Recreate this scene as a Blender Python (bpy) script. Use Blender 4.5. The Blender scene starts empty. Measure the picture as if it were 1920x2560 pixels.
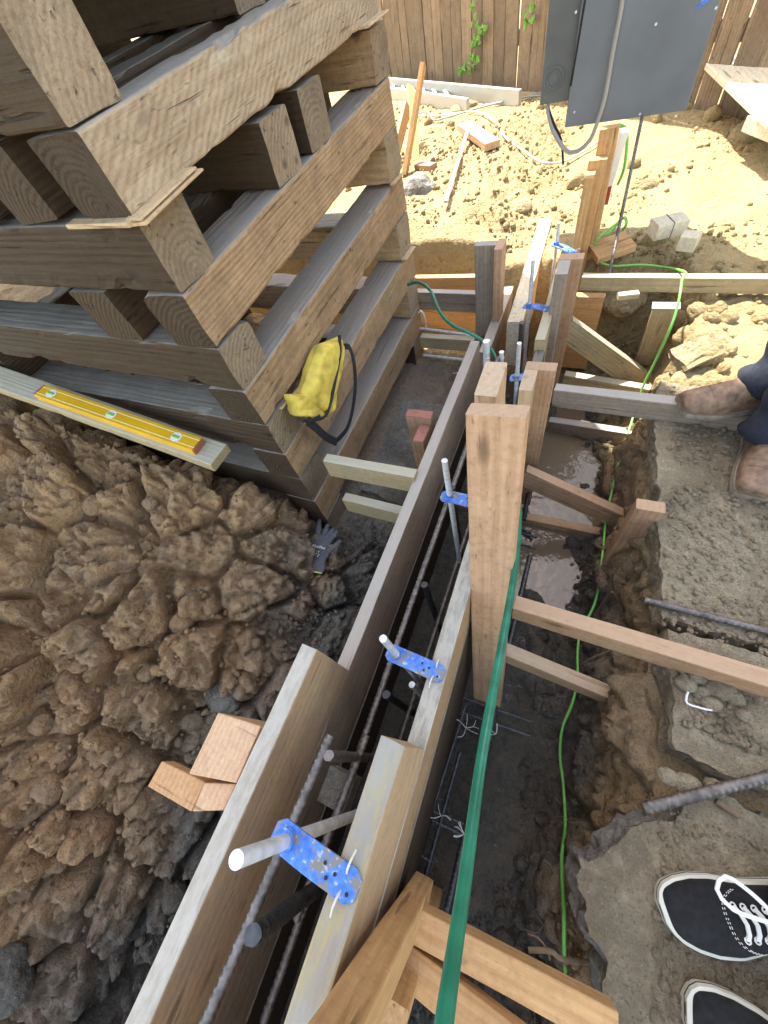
import bpy, bmesh, math, random
import numpy as np
from mathutils import Vector, Matrix, Quaternion
random.seed(7); np.random.seed(7)
S = bpy.context.scene
COL = S.collection
R = math.radians
CAMZ = 1.10            # camera height above the paving slab (z = 0)

# ------------------------------------------------------------------ camera
F, CX, CY = 960.0, 960.0, 1280.0
def _v(px, py): return Vector((px-CX, py-CY, F))
_D = _v(1200, 1900).normalized()
_Y = _v(1740, -508.387).normalized()
_X = _Y.cross(-_D)
RM = Matrix((_X, _Y, -_D))                       # camera (x right, y down, z ahead) -> world
cd = bpy.data.cameras.new('camera'); cam = bpy.data.objects.new('camera', cd); COL.objects.link(cam)
cd.sensor_fit = 'VERTICAL'; cd.sensor_height = 24; cd.lens = 9.0; cd.clip_start = .01; cd.clip_end = 500
c0, c1, c2 = RM.col[0], RM.col[1], RM.col[2]
m3 = Matrix((c0, -c1, -c2)).transposed()
cam.matrix_world = Matrix.Translation((0, 0, CAMZ)) @ m3.to_4x4()
S.camera = cam
def ray(px, py): return RM @ _v(px, py)
def P(px, py, h):                                # point seen at (px,py), h metres below the camera
    r = ray(px, py); k = -h/r.z
    return Vector((r.x*k, r.y*k, CAMZ-h))
def PX(px, py, x):
    r = ray(px, py); k = x/r.x; return Vector((x, r.y*k, CAMZ+r.z*k))
def PY(px, py, y):
    r = ray(px, py); k = y/r.y; return Vector((r.x*k, y, CAMZ+r.z*k))
def V(x, y, h): return Vector((x, y, CAMZ-h))

# ------------------------------------------------------------------ numpy noise
def _h(ix, iy, iz, s):
    n = (ix*374761393 + iy*668265263 + iz*2147483647 + s*1274126177) & 0xffffffff
    n = ((n ^ (n >> 13))*1274126177) & 0xffffffff
    n = ((n ^ (n >> 16))*2246822519) & 0xffffffff
    return ((n ^ (n >> 15)) & 0xffffff)/float(0xffffff)
def vnoise(p, s=0):
    i = np.floor(p).astype(np.int64); f = p-i; f = f*f*(3-2*f)
    r = 0
    for dx in (0, 1):
        for dy in (0, 1):
            for dz in (0, 1):
                w = (f[:,0] if dx else 1-f[:,0])*(f[:,1] if dy else 1-f[:,1])*(f[:,2] if dz else 1-f[:,2])
                r = r + w*_h(i[:,0]+dx, i[:,1]+dy, i[:,2]+dz, s)
    return r*2-1
def fbm(p, o=4, s=0):
    r = 0; a = 1.; t = 0
    for k in range(o):
        r = r+a*vnoise(p*(2.03**k)+k*17.3, s+k); t += a; a *= .5
    return r/t
def worley(p, s=0):
    i = np.floor(p).astype(np.int64); f = p-i
    a = np.full(len(p), 9.); b = np.full(len(p), 9.); cid = np.zeros(len(p))
    for dx in (-1, 0, 1):
        for dy in (-1, 0, 1):
            for dz in (-1, 0, 1):
                jx, jy, jz = i[:,0]+dx, i[:,1]+dy, i[:,2]+dz
                q = (dx+_h(jx, jy, jz, s)-f[:,0])**2+(dy+_h(jx, jy, jz, s+11)-f[:,1])**2+(dz+_h(jx, jy, jz, s+23)-f[:,2])**2
                q = np.sqrt(q); m = q < a
                b = np.where(m, a, np.minimum(b, q)); cid = np.where(m, _h(jx, jy, jz, s+37), cid); a = np.where(m, q, a)
    return a, b, cid
def ss(a, b, x):
    t = np.clip((x-a)/(b-a), 0, 1); return t*t*(3-2*t)

# ------------------------------------------------------------------ materials
def mat(name):
    m = bpy.data.materials.new(name); m.use_nodes = True
    nt = m.node_tree; b = nt.nodes['Principled BSDF']; return m, nt, b
def N(nt, t, **k):
    n = nt.nodes.new(t)
    for a, v in k.items():
        if a.startswith('i_'):
            q = a[2:]; q = int(q) if q.isdigit() else q.replace('_', ' ')
            n.inputs[q].default_value = v
        else: setattr(n, a, v)
    return n
def ramp(nt, pts, src):
    r = nt.nodes.new('ShaderNodeValToRGB'); e = r.color_ramp.elements
    while len(e) < len(pts): e.new(.5)
    for q, (p, c) in zip(e, pts):
        q.position = p; q.color = (c, c, c, 1) if not hasattr(c, '__len__') else (*c, 1)
    nt.links.new(src, r.inputs[0]); return r.outputs[0]
def mixc(nt, fac, a, b, bt='MIX'):
    n = nt.nodes.new('ShaderNodeMix'); n.data_type = 'RGBA'; n.blend_type = bt
    for i, v in ((0, fac), (6, a), (7, b)):
        if hasattr(v, 'is_output'): nt.links.new(v, n.inputs[i])
        elif i == 0: n.inputs[0].default_value = v
        else: n.inputs[i].default_value = (*v, 1)
    return n.outputs[2]
def math_(nt, op, a, b=0.0, c=None):
    n = nt.nodes.new('ShaderNodeMath'); n.operation = op
    for i, v in enumerate((a, b, c)):
        if v is None: continue
        if hasattr(v, 'is_output'): nt.links.new(v, n.inputs[i])
        else: n.inputs[i].default_value = v
    return n.outputs[0]
def plain(name, col, rough=.6, metal=0., var=0., scale=30, bump=0., spec=.5):
    m, nt, b = mat(name); b.inputs['Roughness'].default_value = rough; b.inputs['Metallic'].default_value = metal
    b.inputs['Specular IOR Level'].default_value = spec
    tc = N(nt, 'ShaderNodeTexCoord')
    if var or bump:
        n = N(nt, 'ShaderNodeTexNoise', i_Scale=scale, i_Detail=6.); nt.links.new(tc.outputs['Object'], n.inputs['Vector'])
        c = mixc(nt, ramp(nt, [(.3, 0.), (.7, 1.)], n.outputs[0]), tuple(x*(1-var) for x in col), tuple(min(1, x*(1+var)) for x in col))
        nt.links.new(c, b.inputs['Base Color'])
        if bump:
            bp = N(nt, 'ShaderNodeBump', i_Strength=bump, i_Distance=.003); nt.links.new(n.outputs[0], bp.inputs['Height'])
            nt.links.new(bp.outputs[0], b.inputs['Normal'])
    else: b.inputs['Base Color'].default_value = (*col, 1)
    return m
def wood(name, c1, c2, ring=.009, rough=.72, stain=(.05, .04, .03), sa=.35, dust=None, spl=None, dd=.5, bump=.5, saw=0., sat=.25, shade_tint=None, axis='X'):
    """solid wood, grain along local X; dust lies on upward faces, spl = splatter"""
    m, nt, b = mat(name); L = nt.links.new
    tc = N(nt, 'ShaderNodeTexCoord'); oi = N(nt, 'ShaderNodeObjectInfo')
    off = N(nt, 'ShaderNodeCombineXYZ')
    for k, q in enumerate((7.3, .31, .17)): L(math_(nt, 'MULTIPLY', oi.outputs['Random'], q), off.inputs[k])
    va = N(nt, 'ShaderNodeVectorMath', operation='ADD'); L(tc.outputs['Object'], va.inputs[0]); L(off.outputs[0], va.inputs[1])
    m1 = N(nt, 'ShaderNodeMapping'); m1.inputs['Scale'].default_value = (.07, 1, 1) if axis == 'X' else (1, 1, .07); m1.inputs['Location'].default_value = (0, -.045, .03); L(va.outputs[0], m1.inputs[0])
    w = N(nt, 'ShaderNodeTexWave', wave_type='RINGS', rings_direction=axis, i_Scale=.314/ring, i_Distortion=3.2, i_Detail=3., i_Detail_Scale=.9); L(m1.outputs[0], w.inputs[0])
    m2 = N(nt, 'ShaderNodeMapping'); m2.inputs['Scale'].default_value = (5, 150, 150) if axis == 'X' else (150, 150, 5); L(va.outputs[0], m2.inputs[0])
    fb = N(nt, 'ShaderNodeTexNoise', i_Scale=1., i_Detail=5., i_Roughness=.65); L(m2.outputs[0], fb.inputs[0])
    st = N(nt, 'ShaderNodeTexNoise', i_Scale=9., i_Detail=8., i_Roughness=.68); L(va.outputs[0], st.inputs[0])
    m4 = N(nt, 'ShaderNodeMapping'); m4.inputs['Scale'].default_value = (.35, 1, 1); L(va.outputs[0], m4.inputs[0])
    kn = N(nt, 'ShaderNodeTexVoronoi', i_Scale=9.); L(m4.outputs[0], kn.inputs[0])
    f = math_(nt, 'ADD', math_(nt, 'MULTIPLY', w.outputs[1], .34), math_(nt, 'MULTIPLY', ramp(nt, [(.32, 0.), (.68, 1.)], fb.outputs[0]), .66))
    c = mixc(nt, f, c1, c2)
    c = mixc(nt, math_(nt, 'MULTIPLY', ramp(nt, [(.42, 0.), (.72, 1.)], st.outputs[0]), sa), c, stain)
    c = mixc(nt, math_(nt, 'MULTIPLY', ramp(nt, [(.05, 1.), (.13, 0.)], kn.outputs[0]), .75), c, tuple(x*.3 for x in c2))
    hv = N(nt, 'ShaderNodeHueSaturation'); L(c, hv.inputs['Color'])
    L(math_(nt, 'MULTIPLY_ADD', oi.outputs['Random'], sat*2, 1-sat), hv.inputs['Value']); c = hv.outputs[0]
    fine = N(nt, 'ShaderNodeTexNoise', i_Scale=60., i_Detail=8., i_Roughness=.7); L(va.outputs[0], fine.inputs[0])
    m6 = N(nt, 'ShaderNodeMapping'); m6.inputs['Scale'].default_value = (26, 90, 90) if axis == 'X' else (90, 90, 26); L(va.outputs[0], m6.inputs[0])
    dn = N(nt, 'ShaderNodeTexNoise', i_Scale=1., i_Detail=2.); L(m6.outputs[0], dn.inputs[0]); dnm = ramp(nt, [(.67, 0.), (.74, 1.)], dn.outputs[0])
    c = mixc(nt, math_(nt, 'MULTIPLY', dnm, min(1., sa*1.5)), c, tuple(x*.4 for x in stain))
    c = mixc(nt, ramp(nt, [(.35, .35), (.5, 0.), (.62, 0.)], fine.outputs[0]), c, stain)
    c = mixc(nt, ramp(nt, [(.58, 0.), (.7, .3)], fine.outputs[0]), c, tuple(min(.8, x*1.35) for x in c1))
    # checks: thin dark cracks along the grain
    m3_ = N(nt, 'ShaderNodeMapping'); m3_.inputs['Scale'].default_value = (3.5, 55, 55); L(va.outputs[0], m3_.inputs[0])
    ck = N(nt, 'ShaderNodeTexNoise', i_Scale=1., i_Detail=3.); L(m3_.outputs[0], ck.inputs[0])
    ckm = ramp(nt, [(.66, 0.), (.71, 1.)], ck.outputs[0])
    c = mixc(nt, math_(nt, 'MULTIPLY', ckm, .6), c, tuple(x*.25 for x in c2))
    if shade_tint:  # dark mottling standing in for shade on the timber sides
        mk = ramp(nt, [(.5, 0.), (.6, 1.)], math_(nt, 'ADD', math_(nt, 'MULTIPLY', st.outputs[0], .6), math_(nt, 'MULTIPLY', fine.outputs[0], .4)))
        c = mixc(nt, math_(nt, 'MULTIPLY', mk, .8), c, shade_tint)
    if dust:
        g = N(nt, 'ShaderNodeNewGeometry'); sp = N(nt, 'ShaderNodeSeparateXYZ'); L(g.outputs['Normal'], sp.inputs[0])
        up = ramp(nt, [(.55, 0.), (.9, 1.)], sp.outputs[2])
        up = math_(nt, 'MULTIPLY', up, math_(nt, 'MULTIPLY_ADD', st.outputs[0], .9, dd-.1))
        c = mixc(nt, up, c, dust)
    if spl:
        m7 = N(nt, 'ShaderNodeMapping'); m7.inputs['Scale'].default_value = (.3, 1, 1); L(va.outputs[0], m7.inputs[0])
        sp1 = ramp(nt, [(.45, 0.), (.62, 1.)], N_(nt, m7, 60., .75)); sp2 = ramp(nt, [(.40, 1.), (.62, 0.)], N_(nt, m7, 16., .75))
        g = N(nt, 'ShaderNodeNewGeometry'); sp = N(nt, 'ShaderNodeSeparateXYZ'); L(g.outputs['Normal'], sp.inputs[0])
        up = ramp(nt, [(.5, .06), (.9, 1.)], sp.outputs[2])
        c = mixc(nt, math_(nt, 'MULTIPLY', up, .85), c, spl[0])
        c = mixc(nt, math_(nt, 'MULTIPLY', math_(nt, 'MULTIPLY', sp1, up), .9), c, spl[1])
        if len(spl) > 2: c = mixc(nt, math_(nt, 'MULTIPLY', math_(nt, 'MULTIPLY', sp2, up), .7), c, spl[2])
    L(c, b.inputs['Base Color']); b.inputs['Roughness'].default_value = rough; b.inputs['Specular IOR Level'].default_value = .3
    hh = math_(nt, 'ADD', math_(nt, 'MULTIPLY', fb.outputs[0], .6), math_(nt, 'MULTIPLY', w.outputs[1], .25))
    hh = math_(nt, 'ADD', hh, math_(nt, 'MULTIPLY', fine.outputs[0], .5)); hh = math_(nt, 'SUBTRACT', hh, math_(nt, 'MULTIPLY', ckm, .8))
    if saw:
        m5 = N(nt, 'ShaderNodeMapping'); m5.inputs['Rotation'].default_value = (0, .5, 0); L(va.outputs[0], m5.inputs[0])
        wv = N(nt, 'ShaderNodeTexWave', wave_type='BANDS', bands_direction='Z', i_Scale=20., i_Distortion=4., i_Detail=3.); L(m5.outputs[0], wv.inputs[0])
        hh = math_(nt, 'ADD', hh, math_(nt, 'MULTIPLY', wv.outputs[1], saw))
    bp = N(nt, 'ShaderNodeBump', i_Strength=bump, i_Distance=.004); L(hh, bp.inputs['Height']); L(bp.outputs[0], b.inputs['Normal'])
    return m
def N_(nt, va, sc, ro=.6):
    n = N(nt, 'ShaderNodeTexNoise', i_Scale=sc, i_Detail=7., i_Roughness=ro); nt.links.new(va.outputs[0], n.inputs[0]); return n.outputs[0]

M = {}
GD = (.30, .27, .25)
M['crib']   = wood('weathered timber', (.47, .31, .175), (.31, .19, .10), ring=.012, stain=(.13, .085, .05), sa=.5, dust=GD, dd=.35, bump=.8, sat=.16)
M['cribsaw']= wood('rough sawn timber', (.50, .375, .25), (.37, .265, .17), ring=.02, stain=(.2, .14, .085), sa=.5, dust=GD, dd=.35, bump=1., saw=.3, sat=.05)
M['cribshade'] = wood('timber darkened for shade', (.072, .043, .023), (.038, .023, .012), ring=.012, stain=(.045, .03, .018), sa=.6, dust=(.24, .21, .18), dd=.35, bump=.9, sat=.15, shade_tint=(.062, .042, .025))  # crib timber with the shade of its camera-facing sides put into the colour
M['cribend'] = wood('pale timber end', (.34, .26, .175), (.23, .165, .105), ring=.014, stain=(.13, .09, .055), sa=.6, bump=1., sat=.25)
M['form']   = wood('form board weathered', (.50, .375, .265), (.30, .20, .13), ring=.011, stain=(.2, .16, .13), sa=.5, dust=(.42, .38, .34), dd=.4, sat=.1)
M['formtan']= wood('form board tan', (.58, .385, .215), (.48, .30, .16), ring=.02, stain=(.33, .25, .18), sa=.5, spl=((.47, .44, .39), (.36, .31, .25)), bump=.3, sat=.03)
M['formy']  = wood('form board stained', (.56, .39, .25), (.38, .235, .13), ring=.013, stain=(.2, .17, .13), sa=.35, spl=((.26, .24, .21), (.40, .31, .11), (.33, .31, .28)), sat=.03)
M['formspk']= wood('form board splattered', (.42, .27, .15), (.27, .16, .085), ring=.015, stain=(.12, .08, .05), sa=.4, spl=((.44, .41, .36), (.25, .23, .2)), sat=.03)
M['fir']    = wood('fir red', (.53, .335, .205), (.37, .215, .125), ring=.014, stain=(.2, .1, .05), sa=.35, dust=(.48, .33, .22), dd=.1, bump=.35, sat=.1)
M['firpale']= wood('fir pale', (.55, .385, .25), (.44, .28, .16), ring=.013, stain=(.25, .15, .09), sa=.25, dust=(.52, .40, .29), dd=.1, bump=.35, sat=.1)
M['firor']  = wood('fir orange', (.62, .385, .18), (.45, .24, .10), ring=.012, stain=(.3, .16, .07), sa=.25, bump=.35, sat=.08)
M['yel']    = wood('fir yellow grey', (.46, .36, .21), (.34, .25, .135), ring=.012, stain=(.2, .16, .1), sa=.35, dust=(.46, .42, .33), dd=.4, sat=.08)
M['grey']   = wood('grey lumber', (.33, .26, .205), (.22, .165, .125), ring=.01, stain=(.12, .1, .08), sa=.4, dust=(.38, .35, .32), dd=.5, sat=.12)
M['redend'] = wood('fir with painted red end', (.45, .2, .14), (.36, .13, .1), ring=.01, sa=.2, sat=.02)
M['cedar']  = wood('fence board', (.30, .215, .14), (.17, .115, .072), ring=.012, stain=(.1, .075, .05), sa=.55, bump=1., sat=.28)
M['endor']  = wood('fresh orange end grain', (.60, .36, .19), (.47, .23, .09), ring=.012, stain=(.4, .2, .1), sa=.2, bump=.4, sat=.02, axis='Z')
M['endpk']  = wood('fresh pink end grain', (.68, .44, .27), (.54, .31, .18), ring=.011, stain=(.4, .22, .14), sa=.2, bump=.4, sat=.02, axis='Z')
M['ply']    = wood('plywood shim', (.62, .44, .26), (.5, .33, .18), ring=.004, sa=.1, sat=.1)
M['pine']   = wood('bright plank', (.74, .64, .48), (.66, .55, .4), ring=.02, sa=.1, sat=.05)
M['steel']  = plain('rusty rebar steel', (.16, .14, .13), .5, .55, .4, 60, .4)
M['steelbl']= plain('dark rebar steel', (.06, .06, .065), .45, .5, .4, 60, .4)
M['galv']   = plain('galvanised steel', (.68, .69, .72), .38, .35, .2, 60, .25)
M['wire']   = plain('pale tie wire', (.6, .58, .54), .5, .4)
M['white']  = plain('white cloth', (.78, .77, .76), .8)
M['sole']   = plain('off white rubber', (.62, .6, .52), .6, 0, .15, 18)
M['canvas'] = plain('black canvas', (.0105, .0105, .0125), .92, 0, .5, 80, .8)
M['black']  = plain('black fabric', (.012, .012, .014), .8, 0, .2, 200)
M['denim']  = plain('dark denim', (.014, .019, .034), .85, 0, .35, 90, .5)
M['leather']= plain('worn brown leather', (.19, .115, .075), .55, 0, .5, 45, 1.)
M['bootsole']= plain('boot sole', (.23, .19, .15), .75, 0, .3, 40, .3)
M['skin']   = plain('skin', (.45, .27, .19), .55)
M['shirt']  = plain('grey shirt', (.12, .13, .15), .9)
M['hose']   = plain('green garden hose', (.012, .145, .085), .3, 0, .35, 25, .15)
M['cord']   = plain('lime extension cord', (.17, .48, .10), .45)
M['cable']  = plain('grey cable', (.3, .29, .28), .5)
M['panel']  = plain('grey painted steel panel', (.135, .15, .175), .45, 0, .22, 3.5, .15)
M['panel2'] = plain('grey painted steel box', (.115, .122, .125), .55, 0, .15, 8, .05)
M['levely'] = plain('yellow painted metal', (.74, .40, .01), .35, 0, .1, 10)
M['levels'] = plain('pale stripe', (.8, .7, .4), .4)
M['levelr'] = plain('dull red end cap', (.3, .1, .05), .5)
M['vial']   = plain('green bubble vial', (.25, .42, .05), .15)
M['bagy']   = plain('yellow canvas', (.58, .43, .07), .85, 0, .35, 22, 1.)
M['glove']  = plain('grey knit glove', (.10, .095, .108), .9, 0, .2, 120, .4)
M['hem']    = plain('yellow hem', (.5, .5, .1), .8)
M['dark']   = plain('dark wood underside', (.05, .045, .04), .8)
M['stucco'] = plain('house siding', (.4, .38, .35), .8)
M['alu']    = plain('aluminium', (.45, .45, .44), .45, .5)
M['leaf']   = plain('ivy leaf', (.12, .26, .03), .6, 0, .3, 30)
M['brick']  = plain('mortar block', (.62, .54, .40), .9, 0, .15, 60, .5)
M['tarp']   = plain('pale blue sheet', (.48, .55, .63), .35, 0, .1, 8)
M['redp']   = plain('red paint', (.30, .035, .02), .6)
M['root']   = plain('root', (.16, .11, .07), .8, 0, .3, 60)

def bluem():
    m, nt, b = mat('scuffed blue paint'); L = nt.links.new
    tc = N(nt, 'ShaderNodeTexCoord')
    n = N(nt, 'ShaderNodeTexNoise', i_Scale=34., i_Detail=8., i_Roughness=.72); L(tc.outputs['Object'], n.inputs[0])
    n2 = N(nt, 'ShaderNodeTexNoise', i_Scale=130., i_Detail=5.); L(tc.outputs['Object'], n2.inputs[0])
    c = mixc(nt, ramp(nt, [(.3, 0.), (.7, 1.)], n2.outputs[0]), (.03, .12, .5), (.09, .24, .66))
    c = mixc(nt, ramp(nt, [(.52, 0.), (.57, 1.)], n.outputs[0]), c, (.2, .18, .15))
    c = mixc(nt, ramp(nt, [(.6, 0.), (.66, .8)], n2.outputs[0]), c, (.4, .42, .5))
    L(c, b.inputs['Base Color']); b.inputs['Roughness'].default_value = .5
    return m
M['blue'] = bluem()

def soilm(name, attr=True, base=((.2, .14, .085), (.12, .08, .05)), bump=1., conc=False):
    m, nt, b = mat(name); L = nt.links.new
    tc = N(nt, 'ShaderNodeTexCoord'); g = N(nt, 'ShaderNodeNewGeometry'); pos = g.outputs['Position']
    def nz(s, d=8., r=.65):
        n = N(nt, 'ShaderNodeTexNoise', i_Scale=s, i_Detail=d, i_Roughness=r); L(pos, n.inputs[0]); return n.outputs[0]
    a, f, fi = nz(5.), nz(38.), nz(210., 5., .7)
    vo = N(nt, 'ShaderNodeTexVoronoi', i_Scale=70., feature='F1'); L(pos, vo.inputs[0])
    vo2 = N(nt, 'ShaderNodeTexVoronoi', i_Scale=24.); L(pos, vo2.inputs[0])
    if attr:
        at = N(nt, 'ShaderNodeAttribute', attribute_name='kind'); sp = N(nt, 'ShaderNodeSeparateColor'); L(at.outputs['Color'], sp.inputs[0])
        damp, tan, wet = sp.outputs[0], sp.outputs[1], sp.outputs[2]
        c = mixc(nt, ramp(nt, [(.35, 0.), (.65, 1.)], a), (.58, .345, .175), (.42, .26, .135))
        c = mixc(nt, damp, c, mixc(nt, ramp(nt, [(.4, 0.), (.62, 1.)], f), (.21, .185, .155), (.115, .105, .09)))  # darker grey for damp soil and, in part, shade low in the pit
        c = mixc(nt, tan, c, mixc(nt, ramp(nt, [(.3, 0.), (.7, 1.)], a), (.53, .41, .215), (.42, .30, .14)))
        pt_ = nz(11., 6., .6)
        c = mixc(nt, math_(nt, 'MULTIPLY', ramp(nt, [(.50, 0.), (.64, .4)], pt_), ramp(nt, [(0., 1.), (1., .25)], tan)), c, (.28, .225, .165))
        mul = math_(nt, 'MULTIPLY', ramp(nt, [(.36, .62), (.48, 1.), (.66, 1.)], fi), ramp(nt, [(.34, .7), (.46, 1.)], f))
        cm = N(nt, 'ShaderNodeVectorMath', operation='SCALE'); L(c, cm.inputs[0]); L(mul, cm.inputs[3]); c = cm.outputs[0]
        c = mixc(nt, ramp(nt, [(.60, 0.), (.70, .5)], fi), c, mixc(nt, tan, (.50, .40, .29), (.64, .53, .33)))

        c = mixc(nt, math_(nt, 'MULTIPLY', wet, .85), c, (.035, .032, .029))
        wp = N(nt, 'ShaderNodeVectorMath', operation='ADD'); wn = N(nt, 'ShaderNodeTexNoise', i_Scale=14., i_Detail=4.); L(pos, wn.inputs[0]); ws = N(nt, 'ShaderNodeVectorMath', operation='SCALE'); L(wn.outputs[1], ws.inputs[0]); ws.inputs[3].default_value = .09; L(pos, wp.inputs[0]); L(ws.outputs[0], wp.inputs[1])
        ve = N(nt, 'ShaderNodeTexVoronoi', i_Scale=17., feature='DISTANCE_TO_EDGE'); L(wp.outputs[0], ve.inputs[0])
        vm = math_(nt, 'MULTIPLY', math_(nt, 'MULTIPLY', ramp(nt, [(.012, 1.), (.035, 0.)], ve.outputs[0]), ramp(nt, [(.54, 0.), (.62, .8)], nz(7., 3.))), wet)
        c = mixc(nt, vm, c, (.42, .42, .41))  # pale veins: water glints painted into the wet floor colour
        rr = ramp(nt, [(0., .92), (1., .16)], wet); L(rr, b.inputs['Roughness'])
    else:
        c = mixc(nt, ramp(nt, [(.35, 0.), (.65, 1.)], a), base[0], base[1])
        c = mixc(nt, ramp(nt, [(.5, 0.), (.68, .6)], f), c, tuple(x*1.5 for x in base[0]))
        c = mixc(nt, ramp(nt, [(.34, .75), (.48, 0.)], fi), c, tuple(x*.35 for x in base[1]))
        st2 = nz(2.6, 6., .6); c = mixc(nt, ramp(nt, [(.45, 0.), (.6, .55)], st2), c, tuple(x*.62 for x in base[1])); c = mixc(nt, ramp(nt, [(.36, .5), (.46, 0.)], nz(6.5, 6., .7)), c, tuple(min(.8, x*1.35) for x in base[0]))
        ag = N(nt, 'ShaderNodeTexVoronoi', i_Scale=95.); L(pos, ag.inputs[0]); c = mixc(nt, ramp(nt, [(.12, .45), (.2, 0.)], ag.outputs[0]), c, (.45, .42, .38))
        b.inputs['Roughness'].default_value = .9
    b.inputs['Specular IOR Level'].default_value = .35
    L(c, b.inputs['Base Color'])
    hh = math_(nt, 'ADD', math_(nt, 'MULTIPLY', f, 2.2 if not conc else 1.2), math_(nt, 'MULTIPLY', fi, .9))
    hh = math_(nt, 'SUBTRACT', hh, math_(nt, 'MULTIPLY', vo.outputs[0], .6)); hh = math_(nt, 'SUBTRACT', hh, math_(nt, 'MULTIPLY', vo2.outputs[0], .9))
    bp = N(nt, 'ShaderNodeBump', i_Strength=bump, i_Distance=.016); L(hh, bp.inputs['Height']); L(bp.outputs[0], b.inputs['Normal'])
    return m
M['soil'] = soilm('soil', bump=.8)
M['crumb'] = soilm('soil crumbs', bump=.9)
M['conc'] = soilm('dusty concrete', False, ((.47, .38, .265), (.34, .265, .175)), 1., True)
M['concb'] = soilm('broken concrete', False, ((.36, .34, .305), (.26, .245, .22)), .8, True)
M['tanrock'] = soilm('clay lump', False, ((.56, .44, .25), (.42, .31, .16)), 1., True)
M['conclt'] = soilm('pale cast concrete', False, ((.24, .215, .18), (.15, .135, .115)), .8, True)
def waterm():
    m, nt, b = mat('muddy water'); b.inputs['Base Color'].default_value = (.16, .12, .08, 1); b.inputs['Roughness'].default_value = .06
    n = N(nt, 'ShaderNodeTexNoise', i_Scale=26., i_Detail=3.); tc = N(nt, 'ShaderNodeTexCoord'); nt.links.new(tc.outputs['Object'], n.inputs[0])
    bp = N(nt, 'ShaderNodeBump', i_Strength=.25, i_Distance=.01); nt.links.new(n.outputs[0], bp.inputs['Height']); nt.links.new(bp.outputs[0], b.inputs['Normal'])
    return m
M['water'] = waterm()

# ------------------------------------------------------------------ object helpers
def tag(o, label=None, cat=None, group=None, kind=None):
    if label: o['label'] = label
    if cat: o['category'] = cat
    if group: o['group'] = group
    if kind: o['kind'] = kind
    return o
def thing(name, label, cat, loc=(0, 0, 0), group=None):
    o = bpy.data.objects.new(name, None); COL.objects.link(o); o.location = loc; o.empty_display_size = .1
    return tag(o, label, cat, group)
def mk(name, vs, fs, m, parent=None, mw=None, smooth=False):
    me = bpy.data.meshes.new(name); me.from_pydata([tuple(v) for v in vs], [], fs); me.update()
    if m: me.materials.append(m)
    if smooth: me.polygons.foreach_set('use_smooth', [True]*len(me.polygons))
    o = bpy.data.objects.new(name, me); COL.objects.link(o)
    if mw is not None: o.matrix_world = mw
    if parent:
        bpy.context.view_layer.update() if False else None
        pm = Matrix.Translation(parent.location) @ parent.rotation_euler.to_matrix().to_4x4() if parent.type == 'EMPTY' else parent.matrix_basis
        o.parent = parent; o.matrix_basis = pm.inverted() @ (mw if mw is not None else Matrix.Identity(4))
    return o
def prism(L, w, d, r=.003, amp=.0006, seg=None, seed=0, chip=0., cutA=0., cutB=0.):
    """bar along X centred on the origin, rounded edges, slightly uneven"""
    seg = seg or max(2, int(L/.05)); ns = 5
    prof = []
    for (sy, sz, a0) in ((1, 1, 0), (-1, 1, 90), (-1, -1, 180), (1, -1, 270)):
        for k in range(3):
            a = R(a0+k*45); prof.append((sy*(w/2-r)+r*math.cos(a), sz*(d/2-r)+r*math.sin(a)))
        nx = {(1, 1): (-1, 1), (-1, 1): (-1, -1), (-1, -1): (1, -1), (1, -1): (1, 1)}[(sy, sz)]
        a = R(a0+90)
        p0 = (sy*(w/2-r)+r*math.cos(a), sz*(d/2-r)+r*math.sin(a)); p1 = (nx[0]*(w/2-r)+r*math.cos(a), nx[1]*(d/2-r)+r*math.sin(a))
        for k in range(1, ns): prof.append((p0[0]+(p1[0]-p0[0])*k/ns, p0[1]+(p1[1]-p0[1])*k/ns))
    n = len(prof); prof = np.array(prof)
    X = np.linspace(-L/2, L/2, seg+1)
    pts = np.zeros((seg+1, n, 3)); pts[:, :, 0] = X[:, None]; pts[:, :, 1:] = prof[None]
    pts[0, :, 0] += cutA*prof[:, 1]/d; pts[-1, :, 0] += cutB*prof[:, 1]/d
    q = pts.reshape(-1, 3)
    if amp:
        nn = np.stack([fbm(q*np.array([6, 22, 22])+seed*3.7, 3, 5+k) for k in range(3)], 1); q = q+nn*amp*2.2
    if chip:
        e = ss(.55, 1, np.minimum(np.abs(q[:, 1])/(w/2), 1)*np.minimum(np.abs(q[:, 2])/(d/2), 1))
        c = ss(.12, .6, fbm(q*np.array([16, 30, 30])+seed*9.1, 4, 31))*e*chip
        q[:, 1] -= np.sign(q[:, 1])*c; q[:, 2] -= np.sign(q[:, 2])*c
    fs = []
    for i in range(seg):
        for j in range(n):
            k = (j+1) % n
            fs.append((i*n+j, i*n+k, (i+1)*n+k, (i+1)*n+j))
    fs.append(tuple(range(n))[::-1]); fs.append(tuple(seg*n+j for j in range(n)))
    fs = [f[::-1] for f in fs]
    return q, fs
def frame(A, B, up=(0, 0, 1)):
    A, B = Vector(A), Vector(B); x = (B-A).normalized(); z = Vector(up); z = (z-x*z.dot(x)).normalized(); y = z.cross(x)
    return Matrix((x, y, z)).transposed().to_4x4(), (B-A).length
_sd = [0]
def beam(name, A, B, w, d, m, up=(0, 0, 1), parent=None, label=None, cat='lumber', group=None, **k):
    """bar from A to B (centre line); w across, d along up"""
    A, B = Vector(A), Vector(B); rot, L = frame(A, B, up); _sd[0] += 1
    vs, fs = prism(L, w, d, seed=_sd[0], **k)
    o = mk(name, vs, fs, m, parent, Matrix.Translation((A+B)/2) @ rot)
    if not parent: tag(o, label, cat, group)
    return o
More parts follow.
